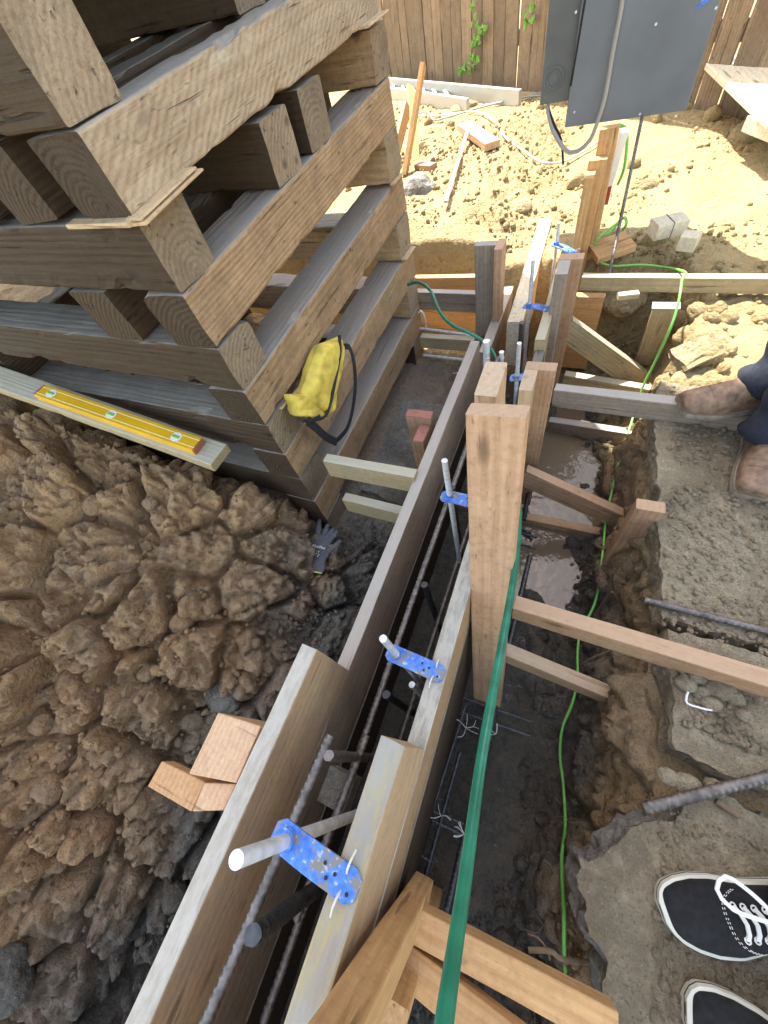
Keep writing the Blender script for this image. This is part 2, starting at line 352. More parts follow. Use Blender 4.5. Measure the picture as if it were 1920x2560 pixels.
def tbeam(name, a, ha, b, hb, w, d, m, side=1, **k):
    """bar whose top front edge is seen from pixel a to pixel b"""
    A, B = P(*a, ha), P(*b, hb); x = (B-A).normalized(); y = Vector((0, 0, 1)).cross(x).normalized(); up = x.cross(y)
    off = y*(w/2)*side-up*(d/2)
    return beam(name, A+off, B+off, w, d, m, **k)
def frames(pts):
    T = [(pts[min(i+1, len(pts)-1)]-pts[max(i-1, 0)]).normalized() for i in range(len(pts))]
    n = T[0].orthogonal().normalized(); out = []
    for i, t in enumerate(T):
        n = (n-t*n.dot(t)); n.normalize(); out.append((t, n, t.cross(n)))
    return out
def smoothpath(pts, step):
    pts = [Vector(p) for p in pts]; out = []
    for i in range(len(pts)-1):
        p0, p1, p2, p3 = pts[max(i-1, 0)], pts[i], pts[i+1], pts[min(i+2, len(pts)-1)]
        n = max(1, int((p2-p1).length/step))
        for k in range(n):
            t = k/n
            out.append(.5*((2*p1)+(p2-p0)*t+(2*p0-5*p1+4*p2-p3)*t*t+(3*p1-p0-3*p2+p3)*t**3))
    out.append(pts[-1]); return out
def tubegeo(pts, rad, n=10, flat=1., ribs=0., pitch=.012, cap=True):
    fr = frames(pts); vs = []; fs = []; d = 0
    for i, (p, (t, a, b)) in enumerate(zip(pts, fr)):
        if i: d += (p-pts[i-1]).length
        r = rad(i/(len(pts)-1)) if callable(rad) else rad
        for j in range(n):
            th = 2*math.pi*j/n; rr = r
            if ribs:
                ph = (d/pitch+.35*math.sin(th)+.25*math.cos(2*th)) % 1.; rr = r*(1+(ribs if ph < .34 else 0))
                if abs(math.sin(th)) < .2: rr = r*(1+ribs)
            vs.append(p+a*(rr*math.cos(th))+b*(rr*flat*math.sin(th)))
    for i in range(len(pts)-1):
        for j in range(n):
            k = (j+1) % n; fs.append((i*n+j, i*n+k, (i+1)*n+k, (i+1)*n+j))
    if cap: fs.append(tuple(range(n))[::-1]); fs.append(tuple((len(pts)-1)*n+j for j in range(n)))
    return vs, fs
def tube(name, path, rad, m, parent=None, step=.02, label=None, cat=None, group=None, straight=False, **k):
    cp = k.get('cap', True)
    pts = smoothpath(path, step) if not straight else [Vector(path[0]).lerp(Vector(path[1]), i/max(1, int((Vector(path[1])-Vector(path[0])).length/step))) for i in range(max(1, int((Vector(path[1])-Vector(path[0])).length/step))+1)]
    vs, fs = tubegeo(pts, rad, **k); o = mk(name, vs, fs, m, parent, None, True)
    if cp:
        for q in (-1, -2): o.data.polygons[q].use_smooth = False
        for q in (-1, -2):
            for ek in o.data.polygons[q].edge_keys: pass
        ks = set(o.data.polygons[-1].edge_keys) | set(o.data.polygons[-2].edge_keys)
        for e in o.data.edges:
            if e.key in ks: e.use_edge_sharp = True
    if not parent: tag(o, label, cat, group)
    return o
def rebar(A, B, label, group=None, r=.0075, m=None, path=None, parent=None, fine=True, name='rebar', cat='rebar', tip=False):
    kw = dict(ribs=.24, pitch=.0125, n=14) if fine else dict(n=8)
    if path: return tube(name, path, r, m or M['steel'], parent, step=.0028 if fine else .05, label=label, cat=cat, group=group, **kw)
    return tube(name, [A, B], r, m or M['steel'], parent, step=.0028 if fine else .1, label=label, cat=cat, group=group, straight=True, **kw)
def ico(sub=1):
    bm = bmesh.new(); bmesh.ops.create_icosphere(bm, subdivisions=sub, radius=1)
    v = np.array([x.co[:] for x in bm.verts]); f = np.array([[y.index for y in x.verts] for x in bm.faces]); bm.free(); return v, f
def rock(name, c, s, m, label=None, seed=0, parent=None, sub=4, cat='rock', rough=.25, group=None):
    v, f = ico(sub); v = v*(1+rough*fbm(v*1.3+seed*5.1, 4, seed)[:, None]+rough*.5*(worley(v*1.8+seed, seed)[0][:, None]-.5))
    v = v+rough*.12*fbm(v*7+seed, 3, 3)[:, None]*v
    v = v*np.array(s); o = mk(name, v, [tuple(int(q) for q in x) for x in f], m, parent, Matrix.Translation(c))
    if not parent: tag(o, label, cat, group)
    return o

# ------------------------------------------------------------------ the ground: one sheet
def lin(y, xs, ys): return np.interp(y, xs, ys)
def hbase(x, y):
    xt = lin(y, [-2, -.9, .1, .45], [-.95, -.85, -.56, -.50])
    u = x-xt
    hl = lin(u, [-30, -4, -2.2, -1.35, -1.1, -.72, -.42, -.2, -.06, 0, .1], [1.1, 1.0, .80, .80, .87, 1.02, 1.24, 1.42, 1.52, 1.57, 1.6])
    crib = ss(.50, .68, y)*ss(-2.6, -2.2, x); hl = hl*(1-crib)+lin(x, [-2.3, -.85, -.62, -.45], [1.2, 1.45, 1.46, 1.58])*crib
    cross = ss(1.95, 2.02, y)*ss(-3.2, -3.0, x); hl = hl*(1-cross)+1.6*cross
    hf = np.where(x > -.5, np.maximum(hl, 1.6), hl)
    out = 1.11-.07*ss(2.5, 4.5, y)-.10*ss(2.38, 2.75, y)*ss(-.3, -.7, x)*ss(4.2, 3.2, y)
    pud = ss(1.15, .75, np.sqrt(((x-.06)/.19)**2+((y-1.2-.05*np.sin(x*30))/.8)**2)+.22*np.sin(x*31+y*9)+.18*np.sin(y*23)+.1*np.sin(y*51+x*40))
    hf = hf+np.where((x > -.45) & (y < 2.1), -.028+.055*pud, 0.)
    back = ss(2.37, 2.47, y+.02*np.sin(x*9)); back = np.where(x > -.45, np.maximum(back, ss(2.12, 2.25, y+.02*np.sin(x*11))), back)
    back = np.maximum(back, ss(1.9, 2.9, y)*ss(-3.0, -3.4, x))
    hf = hf*(1-back)+out*back
    xr = .305+.015*np.sin(y*5)+.02*np.sin(y*13+1)
    xr = np.where(y < -.05, xr-.05*ss(-.05, -.2, y), xr)
    xr = xr+.10*ss(1.42, 1.6, y)
    rt = ss(-.065, .045, x-xr)
    slabz = 1.185-.075*ss(1.32, 1.42, y); slabz = slabz*(1-back)+out*back
    return hf*(1-rt)+slabz*rt
def axis(parts):
    out = [parts[0][0]]
    for a, b, d0, d1 in parts:
        x = a
        while x < b-1e-6:
            t = (x-a)/(b-a); x += d0+(d1-d0)*t; out.append(min(x, b))
    return np.array(sorted(set(np.round(out, 5))))
gx = axis([(-80, -8, 9, 1.2), (-8, -3, .3, .06), (-3, -1.9, .04, .010), (-1.9, -.45, .0068, .0068), (-.45, .19, .0085, .0085), (.19, .37, .0035, .0035), (.37, .8, .012, .02), (.8, 3, .03, .1), (3, 80, .4, 12)])
gy = axis([(-40, -3, 6, .4), (-3, -1.3, .1, .02), (-1.3, .62, .0072, .0072), (.62, 2.6, .011, .012), (2.6, 5.5, .014, .03), (5.5, 9, .05, .3), (9, 120, .8, 14)])
GX, GY = np.meshgrid(gx, gy, indexing='ij'); nx, ny = GX.shape
H = hbase(GX, GY); Z = CAMZ-H
dzx = np.gradient(Z, axis=0)/np.gradient(GX, axis=0); dzy = np.gradient(Z, axis=1)/np.gradient(GY, axis=1)
NR = np.stack([-dzx, -dzy, np.ones_like(Z)], -1); NR /= np.linalg.norm(NR, axis=-1, keepdims=True)
pp = np.stack([GX, GY, Z], -1).reshape(-1, 3); nr = NR.reshape(-1, 3); x_, y_, h_ = pp[:, 0], pp[:, 1], H.reshape(-1)
near = ss(-6, -4, x_)*ss(6, 4, x_)*ss(-6, -4, y_)*ss(9.5, 6.5, y_)
left = ss(-.42, -.62, x_)*ss(.75, .5, y_)                     # clay slope of the pit
floor = ss(1.5, 1.58, h_)
backz = ss(2.1, 2.5, y_)
slabm = ss(.36, .42, x_)*ss(1.4, 1.3, y_)
warp = np.stack([fbm(pp*7, 3, 60), fbm(pp*7, 3, 70), fbm(pp*7, 3, 80)], 1)
q = pp+warp*.028
disp = np.zeros(len(pp)); sel = near > .001; qs = q[sel]; wall = ss(.16, .24, x_)*ss(.42, .34, x_)*ss(1.16, 1.25, h_)*ss(2.2, 2., y_)
f1, f2, c1_ = worley(qs*np.array([4.3, 4.3, 4.3]), 3); g1, g2, c2_ = worley((qs+warp[sel]*.02)*11., 5); k1, k2, c3_ = worley(qs*34., 8)
m1, m2 = worley(qs*70., 12)[:2]
big = ss(0, .15, f2-f1)*(.45+.8*c1_)*(1-.25*f1*f1); med = ss(0, .2, g2-g1)*(.3+.9*c2_)*(1-.4*g1*g1); sml = ss(0, .25, k2-k1)*(.2+1.*c3_)
fin = fbm(qs*60, 3, 90); low = fbm(qs*2.2, 3, 91)
rg = 1-np.abs(fbm(qs*13+3, 4, 95))*3.2; rg2 = 1-np.abs(fbm(qs*31+8, 3, 97))*3.2
d = left[sel]*(.125*(big-.5)+.040*(med-.5)+.012*(sml-.4)+.006*(1-m1)+.06*low-.024*rg-.011*rg2+.018*fbm(qs*22, 4, 99))
o_ = (1-left[sel])
amp2 = np.where(backz[sel] > .5, .25+.85*ss(-.12, .12, fbm(qs*1.7, 3, 77)), .6)*(1-.55*floor[sel])
d += o_*amp2*((.018-.008*backz[sel])*(big-.5)+.020*(med-.5)*(.2+.8*ss(-.05, .3, low))+.011*(sml-.4)*(.4+.6*ss(-.2, .2, low))+.008*(1-m1-.5)+.05*low*backz[sel]+.004*fin)
d *= (1-.55*slabm[sel]); d += wall[sel]*(.022*(big-.5)+.012*(med-.5)+.020*fbm(qs*7, 4, 93)-.014*(1-np.abs(fbm(qs*15, 4, 94))*3)+.008*fbm(qs*30, 3, 96))
d += .0035*fin*left[sel]
disp[sel] = d*near[sel]
pp = pp+nr*disp[:, None]
ZF = pp[:, 2].reshape(nx, ny)
idx = np.arange(nx*ny).reshape(nx, ny)
quads = np.stack([idx[:-1, :-1], idx[1:, :-1], idx[1:, 1:], idx[:-1, 1:]], -1).reshape(-1, 4)
me = bpy.data.meshes.new('ground'); me.vertices.add(len(pp)); me.vertices.foreach_set('co', pp.astype(np.float32).ravel())
me.loops.add(quads.size); me.loops.foreach_set('vertex_index', quads.astype(np.int32).ravel())
me.polygons.add(len(quads)); me.polygons.foreach_set('loop_start', np.arange(0, quads.size, 4, dtype=np.int32))
me.update(calc_edges=True); me.validate(); me.polygons.foreach_set('use_smooth', np.ones(len(quads), dtype=bool))
def kindof(x, y, h):
    p = np.stack([x, y, h], 1)
    n = fbm(p*3.1, 3, 44)*.32
    damp = np.clip(ss(1.18, 1.58, h+n*.5)+ss(-1.0, -.5, x+n)*ss(.9, .4, y)*.3, 0, 1)  # grows with depth: damp soil, partly also shade painted into the pit bottom
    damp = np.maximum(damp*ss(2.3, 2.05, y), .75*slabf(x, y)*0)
    tan = ss(1.75, 2.1, y+n*.3)
    tan = np.maximum(tan, ss(.2, .34, x)*.35*ss(1.62, 1.2, h)); damp = np.maximum(damp, ss(.15, .3, x)*ss(1.9, 1.2, y)*.45); tan = np.maximum(tan, ss(.15, .3, x)*ss(1.2, 1.4, y))
    wet = ss(1.48, 1.58, h)*ss(2.2, 1.9, y)*(.55+.5*n)
    return np.clip(np.stack([damp, tan, wet, np.ones_like(x)], 1), 0, 1)
def slabf(x, y): return ss(.36, .42, x)*ss(1.4, 1.3, y)
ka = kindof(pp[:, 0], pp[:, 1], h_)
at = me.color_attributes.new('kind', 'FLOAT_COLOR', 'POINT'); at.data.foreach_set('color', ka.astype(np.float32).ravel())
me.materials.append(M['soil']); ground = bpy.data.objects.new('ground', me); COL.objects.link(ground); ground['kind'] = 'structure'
def gz(x, y):
    i = np.clip(np.searchsorted(gx, x)-1, 0, nx-2); j = np.clip(np.searchsorted(gy, y)-1, 0, ny-2)
    a = (x-gx[i])/(gx[i+1]-gx[i]); b = (y-gy[j])/(gy[j+1]-gy[j])
    return ZF[i, j]*(1-a)*(1-b)+ZF[i+1, j]*a*(1-b)+ZF[i, j+1]*(1-a)*b+ZF[i+1, j+1]*a*b

def GR(px, py, up=0.):
    r = ray(px, py); r = r/r.length; t = .3
    while t < 9:
        if CAMZ+r.z*t < float(gz(np.array([r.x*t]), np.array([r.y*t]))[0])+up: break
        t += .004
    return Vector((r.x*t, r.y*t, CAMZ+r.z*t))
# soil crumbs: loose bits nobody could count
def crumbs(name, xs, ys, sz, m, zs=None, kind='stuff', sub=1):
    v, f = ico(sub); n = len(xs); nv = len(v)
    if zs is None:
        kp = fbm(np.stack([xs*1.7, ys*1.7, xs*0], 1), 3, 77)+.12*rnd(len(xs)) > -.02; xs, ys, sz = xs[kp], ys[kp], sz[kp]; n = len(xs)
    z = gz(xs, ys) if zs is None else zs
    out = np.zeros((n, nv, 3)); 
    for i in range(n):
        a = np.random.rand(3)*6.28; ca, sa = np.cos(a), np.sin(a)
        Rm = np.array([[ca[0], -sa[0], 0], [sa[0], ca[0], 0], [0, 0, 1]]) @ np.array([[1, 0, 0], [0, ca[1], -sa[1]], [0, sa[1], ca[1]]])
        sc = sz[i]*(.55+.7*np.random.rand(3)); w = v*(1+.34*(np.random.rand(nv, 1)-.5))
        out[i] = (w*sc) @ Rm.T+np.array([xs[i], ys[i], z[i]+sz[i]*.25])
    fs = (f[None]+(np.arange(n)*nv)[:, None, None]).reshape(-1, 3)
    me = bpy.data.meshes.new(name); vv = out.reshape(-1, 3); me.vertices.add(len(vv)); me.vertices.foreach_set('co', vv.astype(np.float32).ravel())
    me.loops.add(fs.size); me.loops.foreach_set('vertex_index', fs.astype(np.int32).ravel()); me.polygons.add(len(fs)); me.polygons.foreach_set('loop_start', np.arange(0, fs.size, 3, dtype=np.int32))
    me.update(calc_edges=True)
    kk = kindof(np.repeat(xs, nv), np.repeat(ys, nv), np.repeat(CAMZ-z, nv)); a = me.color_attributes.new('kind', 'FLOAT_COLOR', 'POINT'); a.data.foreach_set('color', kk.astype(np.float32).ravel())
    me.materials.append(m); o = bpy.data.objects.new(name, me); COL.objects.link(o); o['kind'] = kind; return o
rnd = np.random.rand
n = 15000; xs = -3+rnd(n)*5.2; ys = 2.25+rnd(n)**1.3*4.2; sz = .004+.016*rnd(n)**5
o = crumbs('soil_crumbs', xs, ys, sz, M['crumb']); tag(o, 'loose sunlit soil crumbs strewn over the mound before the fence', 'soil')
n = 5200; xs = .05+rnd(n)*1.3; ys = 1.30+rnd(n)*1.0; sz = .004+.016*rnd(n)**3
o = crumbs('soil_crumbs', xs, ys, sz, M['crumb']); tag(o, 'pale crumbs and pebbles around the far end of the trench', 'soil')
n = 5200; xs = -2.2+rnd(n)*1.75; ys = -1.1+rnd(n)*1.65; sz = .003+.014*rnd(n)**5
o = crumbs('soil_crumbs', xs, ys, sz, M['crumb']); tag(o, 'brown clay crumbs on the lumpy pit slope', 'soil')
n = 4200; xs = -.05+rnd(n)*.33; ys = -.8+rnd(n)*2.3; sz = .003+.010*rnd(n)**4
o = crumbs('soil_crumbs', xs, ys, sz, M['crumb']); tag(o, 'dark damp crumbs on the trench floor and wall', 'soil')
n = 2600; xs = -.8+rnd(n)*.42; ys = .05+rnd(n)*1.0; sz = .003+.009*rnd(n)**4
o = crumbs('soil_crumbs', xs, ys, sz, M['crumb']); tag(o, 'grey gravelly crumbs between the crib and the form', 'soil')

def clods(label, n, xf, yf, s0, s1, pw, m='crumb'):
    pool = []
    for k in range(14):
        v, f = ico(3); v = v*(1+.30*fbm(v*1.4+k*7., 3, k)[:, None]+.22*(.5-worley(v*2.1+k, k)[0][:, None])+.10*fbm(v*6+k, 3, 3)[:, None]); pool.append(v)
    xs, ys = xf(rnd(n)), yf(rnd(n)); sz = s0+s1*rnd(n)**pw; z = gz(xs, ys); V_ = []; nv = len(pool[0])
    for i in range(n):
        q = Quaternion((random.random()-.5, random.random()-.5, random.random()-.5, random.random()-.5)).normalized().to_matrix()
        V_.append((pool[i % 14]*(sz[i]*(.7+.5*rnd(3)))) @ np.array(q)+np.array([xs[i], ys[i], z[i]+sz[i]*.15]))
    vv = np.concatenate(V_); fs = (f[None]+(np.arange(n)*nv)[:, None, None]).reshape(-1, 3)
    me = bpy.data.meshes.new('soil_clods'); me.vertices.add(len(vv)); me.vertices.foreach_set('co', vv.astype(np.float32).ravel())
    me.loops.add(fs.size); me.loops.foreach_set('vertex_index', fs.astype(np.int32).ravel()); me.polygons.add(len(fs)); me.polygons.foreach_set('loop_start', np.arange(0, fs.size, 3, dtype=np.int32)); me.update(calc_edges=True)
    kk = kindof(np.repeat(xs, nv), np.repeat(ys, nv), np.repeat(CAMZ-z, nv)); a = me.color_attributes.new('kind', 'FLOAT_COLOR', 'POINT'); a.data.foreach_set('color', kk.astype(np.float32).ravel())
    me.materials.append(M[m]); o = bpy.data.objects.new('soil_clods', me); COL.objects.link(o); o['kind'] = 'stuff'; tag(o, label, 'soil')
clods('cracked brown clods heaped on the pit slope', 260, lambda r: -2.1+r*1.6, lambda r: -1.0+r*1.5, .006, .04, 3.5)
clods('knobbly clods on the sunlit mound before the fence', 110, lambda r: -2.2+r*3.6, lambda r: 2.3+r*2.2, .008, .045, 5)
clods('clods and stones at the sunlit far end of the trench', 160, lambda r: .12+r*.9, lambda r: 1.45+r*.75, .010, .04, 3)
clods('damp clods along the foot of the trench bank', 140, lambda r: .12+r*.17, lambda r: -.5+r*1.9, .006, .022, 2)

# water in the trench
wv = []; wf = []
w = mk('water', [V(-.12, .55, 1.594), V(.27, .55, 1.594), V(.27, 2.0, 1.594), V(-.12, 2.0, 1.594)], [(0, 1, 2, 3)], M['water']); w['kind'] = 'structure'

# ------------------------------------------------------------------ concrete slab pieces
def slab(name, poly, htop, th, m, label, seed=0, jag=.006, under=.0, group=None, cat='concrete slab', sidem=None):
    pts = [Vector((p.x, p.y)) for p in poly]; out = []
    for i in range(len(pts)):
        a, b = pts[i], pts[(i+1) % len(pts)]; n = max(1, int((b-a).length/.012))
        out += [a.lerp(b, k/n) for k in range(n)]
    P2 = np.array([[p.x, p.y, 0] for p in out]); nz = np.stack([fbm(P2*14+seed, 4, 1+seed), fbm(P2*14+seed, 4, 9+seed)], 1)*jag*4+np.stack([fbm(P2*60, 3, 3), fbm(P2*60, 3, 4)], 1)*jag*1.6
    P2[:, :2] += nz; c = P2[:, :2].mean(0); n = len(P2); rings = []; nr_ = 6
    z0 = CAMZ-htop
    for k in range(nr_+1):
        t = k/nr_; q = P2.copy(); q[:, 2] = z0-th*t-.003*(k == 0)*0
        nn = np.stack([fbm(q*26+seed, 4, 21), fbm(q*26+seed, 4, 22)], 1)*jag*(3.2 if k else .3)+np.stack([fbm(q*75, 2, 23), fbm(q*75, 2, 24)], 1)*jag*(1.2 if k else .4)
        dirc = c-q[:, :2]; dirc /= np.linalg.norm(dirc, axis=1, keepdims=True)+1e-6
        q[:, :2] += nn+dirc*(under*t); rings.append(q)
    bm = bmesh.new(); vr = [[bm.verts.new(v) for v in r] for r in rings]
    for k in range(nr_):
        for j in range(n): bm.faces.new((vr[k][j], vr[k+1][j], vr[k+1][(j+1) % n], vr[k][(j+1) % n])).material_index = 1
    top = bm.faces.new(vr[0]); bm.faces.new(vr[-1][::-1]).material_index = 1
    bmesh.ops.recalc_face_normals(bm, faces=bm.faces)
    me = bpy.data.meshes.new(name); bm.to_mesh(me); bm.free(); me.materials.append(m); me.materials.append(sidem or m)
    o = bpy.data.objects.new(name, me); COL.objects.link(o); return tag(o, label, cat, group)
HS = 1.10
slab('concrete_footing', [V(-.78, .86, 1.42), V(-.43, .80, 1.42), V(-.42, 1.25, 1.42), V(-.55, 1.45, 1.42), V(-.78, 1.5, 1.42)], 1.42, .1, M['conclt'], 'pale cast concrete footing between the crib and the form', 6, .004)
def PP(*l): return [P(a, b, HS) for a, b in l]
slab('concrete_slab', [P(1655, 1540, HS), P(1645, 1300, HS), P(1641, 1120, HS), P(1642, 1030, HS), P(1650, 955, HS)]+[V(1.6, 1.36, HS), V(1.6, .42, HS)], HS, .085, M['conc'], 'dusty concrete slab under the pair of brown boots', 1, .004)
slab('concrete_slab', PP((1663, 1562), (1672, 1700), (1685, 1868), (1770, 1915), (1855, 1955))+[V(.62, .19, HS), V(.95, .25, HS), V(1.0, .395, HS)], HS-.004, .085, M['conc'], 'broken concrete slab corner under the long brace', 2, .005)
slab('concrete_slab', PP((1452, 2142), (1478, 2148), (1530, 2115), (1560, 2090), (1610, 2062), (1700, 2040), (1760, 1990), (1840, 1985))+[V(.56, .1, HS), V(1.5, .12, HS), V(1.5, -1.6, HS), V(.36, -1.6, HS)]+[P(1560, 2620, HS), P(1540, 2540, HS), P(1515, 2480, HS), P(1495, 2400, HS), P(1462, 2330, HS), P(1448, 2230, HS)], HS-.002, .12, M['conc'], 'broken slab with a ragged grey edge under the black sneakers', 3, .007, sidem=M['concb'])
rock('rubble', V(.585, .285, 1.10), (.09, .055, .035), M['conc'], 'flat lump of old concrete on the broken slab corner', 4, rough=.2)
for i, (a, b, s) in enumerate([(1715, 1710, .022), (1745, 1695, .018), (1805, 1725, .03), (1780, 1760, .02), (1835, 1745, .02), (1760, 1730, .014), (1862, 1790, .016), (1880, 1700, .03), (1670, 1940, .02), (1720, 1960, .025), (1790, 1970, .02)]):
    rock('stone', P(a, b, HS-.012), (s, s*.8, s*.6), M['conc'], ['fist sized clod', 'small clod', 'round clod', 'pebbly clod'][i % 4]+' in the rubble beside the long brace', 20+i, sub=3, cat='stone', group='clods in the rubble by the long brace')
# crumbs on the slabs
def onslab(n, x0, x1, y0, y1, h, s0, s1, lab, pw=4):
    xs = x0+rnd(n)*(x1-x0); ys = y0+rnd(n)*(y1-y0); sz = s0+s1*rnd(n)**pw
    k = fbm(np.stack([xs*4, ys*4, xs*0], 1), 3, 7) > -.25
    xs, ys, sz = xs[k], ys[k], sz[k]
    o = crumbs('soil_crumbs', xs, ys, sz, M['conc'], np.full(len(xs), CAMZ-h)-sz*.1); tag(o, lab, 'soil')
onslab(4200, .35, .95, .44, 1.34, HS, .0018, .010, 'dirt crumbs scattered on the slab by the brown boots')
onslab(1500, .39, .75, .22, .4, HS-.004, .002, .012, 'rubble crumbs on the broken slab corner', 3)
onslab(5000, .36, .85, -.5, .06, HS-.002, .0018, .008, 'grit scattered over the slab under the sneakers')
n = 1600; xs = .31+rnd(n)*.5; ys = .0+rnd(n)*.24; sz = .003+.012*rnd(n)**3
o = crumbs('soil_crumbs', xs, ys, sz, M['conc']); tag(o, 'loose dirt between the two broken slab pieces', 'soil')

# ------------------------------------------------------------------ crib tower
ORD = ['topmost', 'second', 'third', 'fourth', 'fifth', 'sixth', 'seventh', 'eighth', 'ninth', 'lowest']
NE = [(-.065, .078), (.081, .207), (.218, .356), (.358, .496), (.498, .633), (.635, .768), (.770, .906), (.908, 1.048), (1.050, 1.193), (1.195, 1.338), (1.34, 1.47)]
FA = [(-.10, .042), (.045, .165), (.186, .314), (.316, .449), (.451, .596), (.598, .737), (.739, .890), (.892, 1.030), (1.032, 1.175), (1.177, 1.325), (1.327, 1.46)]
X0, Y0_, Y1_ = -.823, .62, 1.96
G = 'timbers stacked in the crib tower'
def ubeam(k, xr, lab, m, y0=Y0_, y1=Y1_, lift=0.):
    (a, b), (c, d) = NE[k], FA[k]; dx = (X0-xr)*.035
    A = V(xr-.07, y0, (a+b)/2-dx); B = V(xr-.07, y1, (c+d)/2-dx)
    o = beam('crib_timber', A, B, .14, (b-a), m, label=lab, cat='timber', group=G, r=.006, amp=.0016, chip=.010, seg=46)
    if m is not M['cribshade']:
        o.data.materials.append(M['cribshade']); o.data.polygons[-2].material_index = 1  # near end cap painted dark in place of shade
    return o
def vbeam(k, y, lab, m, xe=X0, x1=-2.2, w=.14):
    t = (y-Y0_)/(Y1_-Y0_-.14); a = NE[k][0]*(1-t)+FA[k][0]*t; b = NE[k][1]*(1-t)+FA[k][1]*t
    A = V(xe, y+w/2, (a+b)/2); B = V(x1, y+w/2, (a+b)/2-.055)
    o = beam('crib_timber', A, B, w, (b-a), m, label=lab, cat='timber', group=G, r=.006, amp=.0016, chip=.010, seg=46)
    o.data.materials.append(M['cribend']); o.data.polygons[-2].material_index = 1
    return o
side = 'laid lengthwise beside the form'
ubeam(1, X0, 'rough sawn pale timber laid lengthwise, the uppermost long face of the crib tower', M['cribsaw'])
ubeam(3, X0, 'brown timber laid lengthwise in the third layer down, above the pale end at the corner', M['crib'])
ubeam(5, X0, 'timber laid lengthwise just above the yellow pouch, fifth layer down', M['crib'])
ubeam(7, X0, 'timber laid lengthwise behind the yellow pouch, seventh layer down', M['crib'])
ubeam(9, X0, 'low timber laid lengthwise below the black strap of the pouch', M['crib'])
ubeam(1, -1.045, 'square timber end just left of the uppermost long timber of the crib', M['cribshade'])
ubeam(1, -1.265, 'dark timber end at the left edge of the photo beside another square end', M['cribshade'])
ubeam(1, -1.95, 'far left lengthwise timber in the upper layer of the crib', M['cribshade'])
ubeam(3, -1.085, 'dark timber seen end on between the bright gaps of the crib', M['cribshade'])
for k in (3, 5, 7, 9): ubeam(k, -2.05, 'hidden lengthwise timber on the far left of the crib, %s layer down' % ORD[k], M['cribshade'])
vbeam(0, .61, 'brown block with a pale lower band on top of the crib corner', M['cribshade'], xe=X0-.004, x1=-1.9)
vbeam(0, 1.35, 'dark crosswise timber under the house behind the top block', M['cribshade'], xe=-.95)
vbeam(2, Y0_, 'crosswise timber at the near corner with a pale grain end under the thin shims', M['cribshade'])
vbeam(2, 1.10, 'stubby crosswise timber with a rough furry end under the long sawn timber', M['cribshade'])
vbeam(2, 1.31, 'crosswise timber with a bare pale scrape on its end', M['cribshade'])
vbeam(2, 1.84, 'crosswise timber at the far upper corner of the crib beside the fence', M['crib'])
vbeam(4, Y0_, 'crosswise timber at the near corner with a bleached speckled end', M['cribshade'])
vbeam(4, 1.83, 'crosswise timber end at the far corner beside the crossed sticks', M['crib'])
vbeam(6, Y0_, 'crosswise timber end at the near corner beside the bottom of the yellow pouch', M['cribshade'])
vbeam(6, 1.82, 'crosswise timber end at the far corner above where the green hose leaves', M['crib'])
vbeam(8, Y0_, 'crosswise timber end at the near corner where the left brace meets the crib', M['cribshade'])
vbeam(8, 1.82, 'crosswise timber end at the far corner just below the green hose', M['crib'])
vbeam(10, Y0_, 'lowest crosswise timber of the crib beside the grey glove', M['cribshade'], w=.15)
vbeam(10, 1.8, 'lowest crosswise timber at the far side of the crib', M['cribshade'])
def shim(A, B, w, d, lab, up=(0, 0, 1)): return beam('shim', A, B, w, d, M['ply'], label=lab, cat='shim', group='thin wooden shims in the crib', amp=.0008, up=up)
shim(V(-.812, .611, .2085), V(-.812, .80, .196), .05, .005, 'upper thin pale shim under the long sawn timber at the near corner')
shim(V(-.808, .607, .215), V(-.810, .81, .203), .06, .005, 'lower thin pale shim lying on the near crosswise timber')
shim(V(-.82, .612, .2115), V(-1.0, .612, .205), .03, .009, 'shim showing its edge on the dark side of the crib corner')
shim(V(-.812, 1.77, .172), V(-.812, 1.95, .168), .05, .006, 'pale shim at the far upper corner of the crib')
shim(V(-.815, .70, .772), V(-.815, .83, .79), .012, .006, 'splintered shim sliver near the bottom of the yellow pouch')
shim(V(-.815, 1.82, .592), V(-.815, 1.94, .596), .02, .005, 'thin shim sliver at the far corner in the fourth layer')
shim(V(-.812, 1.82, .88), V(-.812, 1.95, .885), .03, .005, 'thin shim sliver just above where the hose leaves the crib')

# ------------------------------------------------------------------ house overhead
hs = thing('house', 'raised house whose dark underside rests on the crib timbers', 'house', (-2.5, 0, CAMZ+.14))
def hbox(name, x0, x1, y0, y1, z0, z1, m):
    vs = [(x, y, z) for x in (x0, x1) for y in (y0, y1) for z in (z0, z1)]
    return mk(name, vs, [(0, 1, 3, 2), (4, 6, 7, 5), (0, 4, 5, 1), (2, 3, 7, 6), (0, 2, 6, 4), (1, 5, 7, 3)], m, hs)
hbox('wall', -7, -.80, .35, 2.72, CAMZ+.42, CAMZ+6.5, M['stucco'])
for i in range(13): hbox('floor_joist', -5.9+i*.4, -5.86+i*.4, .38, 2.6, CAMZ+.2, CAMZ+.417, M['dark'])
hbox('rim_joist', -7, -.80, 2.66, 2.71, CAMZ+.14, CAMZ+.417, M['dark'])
hbox('girder', -5.9, -.82, 1.0, 1.14, CAMZ+.105, CAMZ+.198, M['dark'])

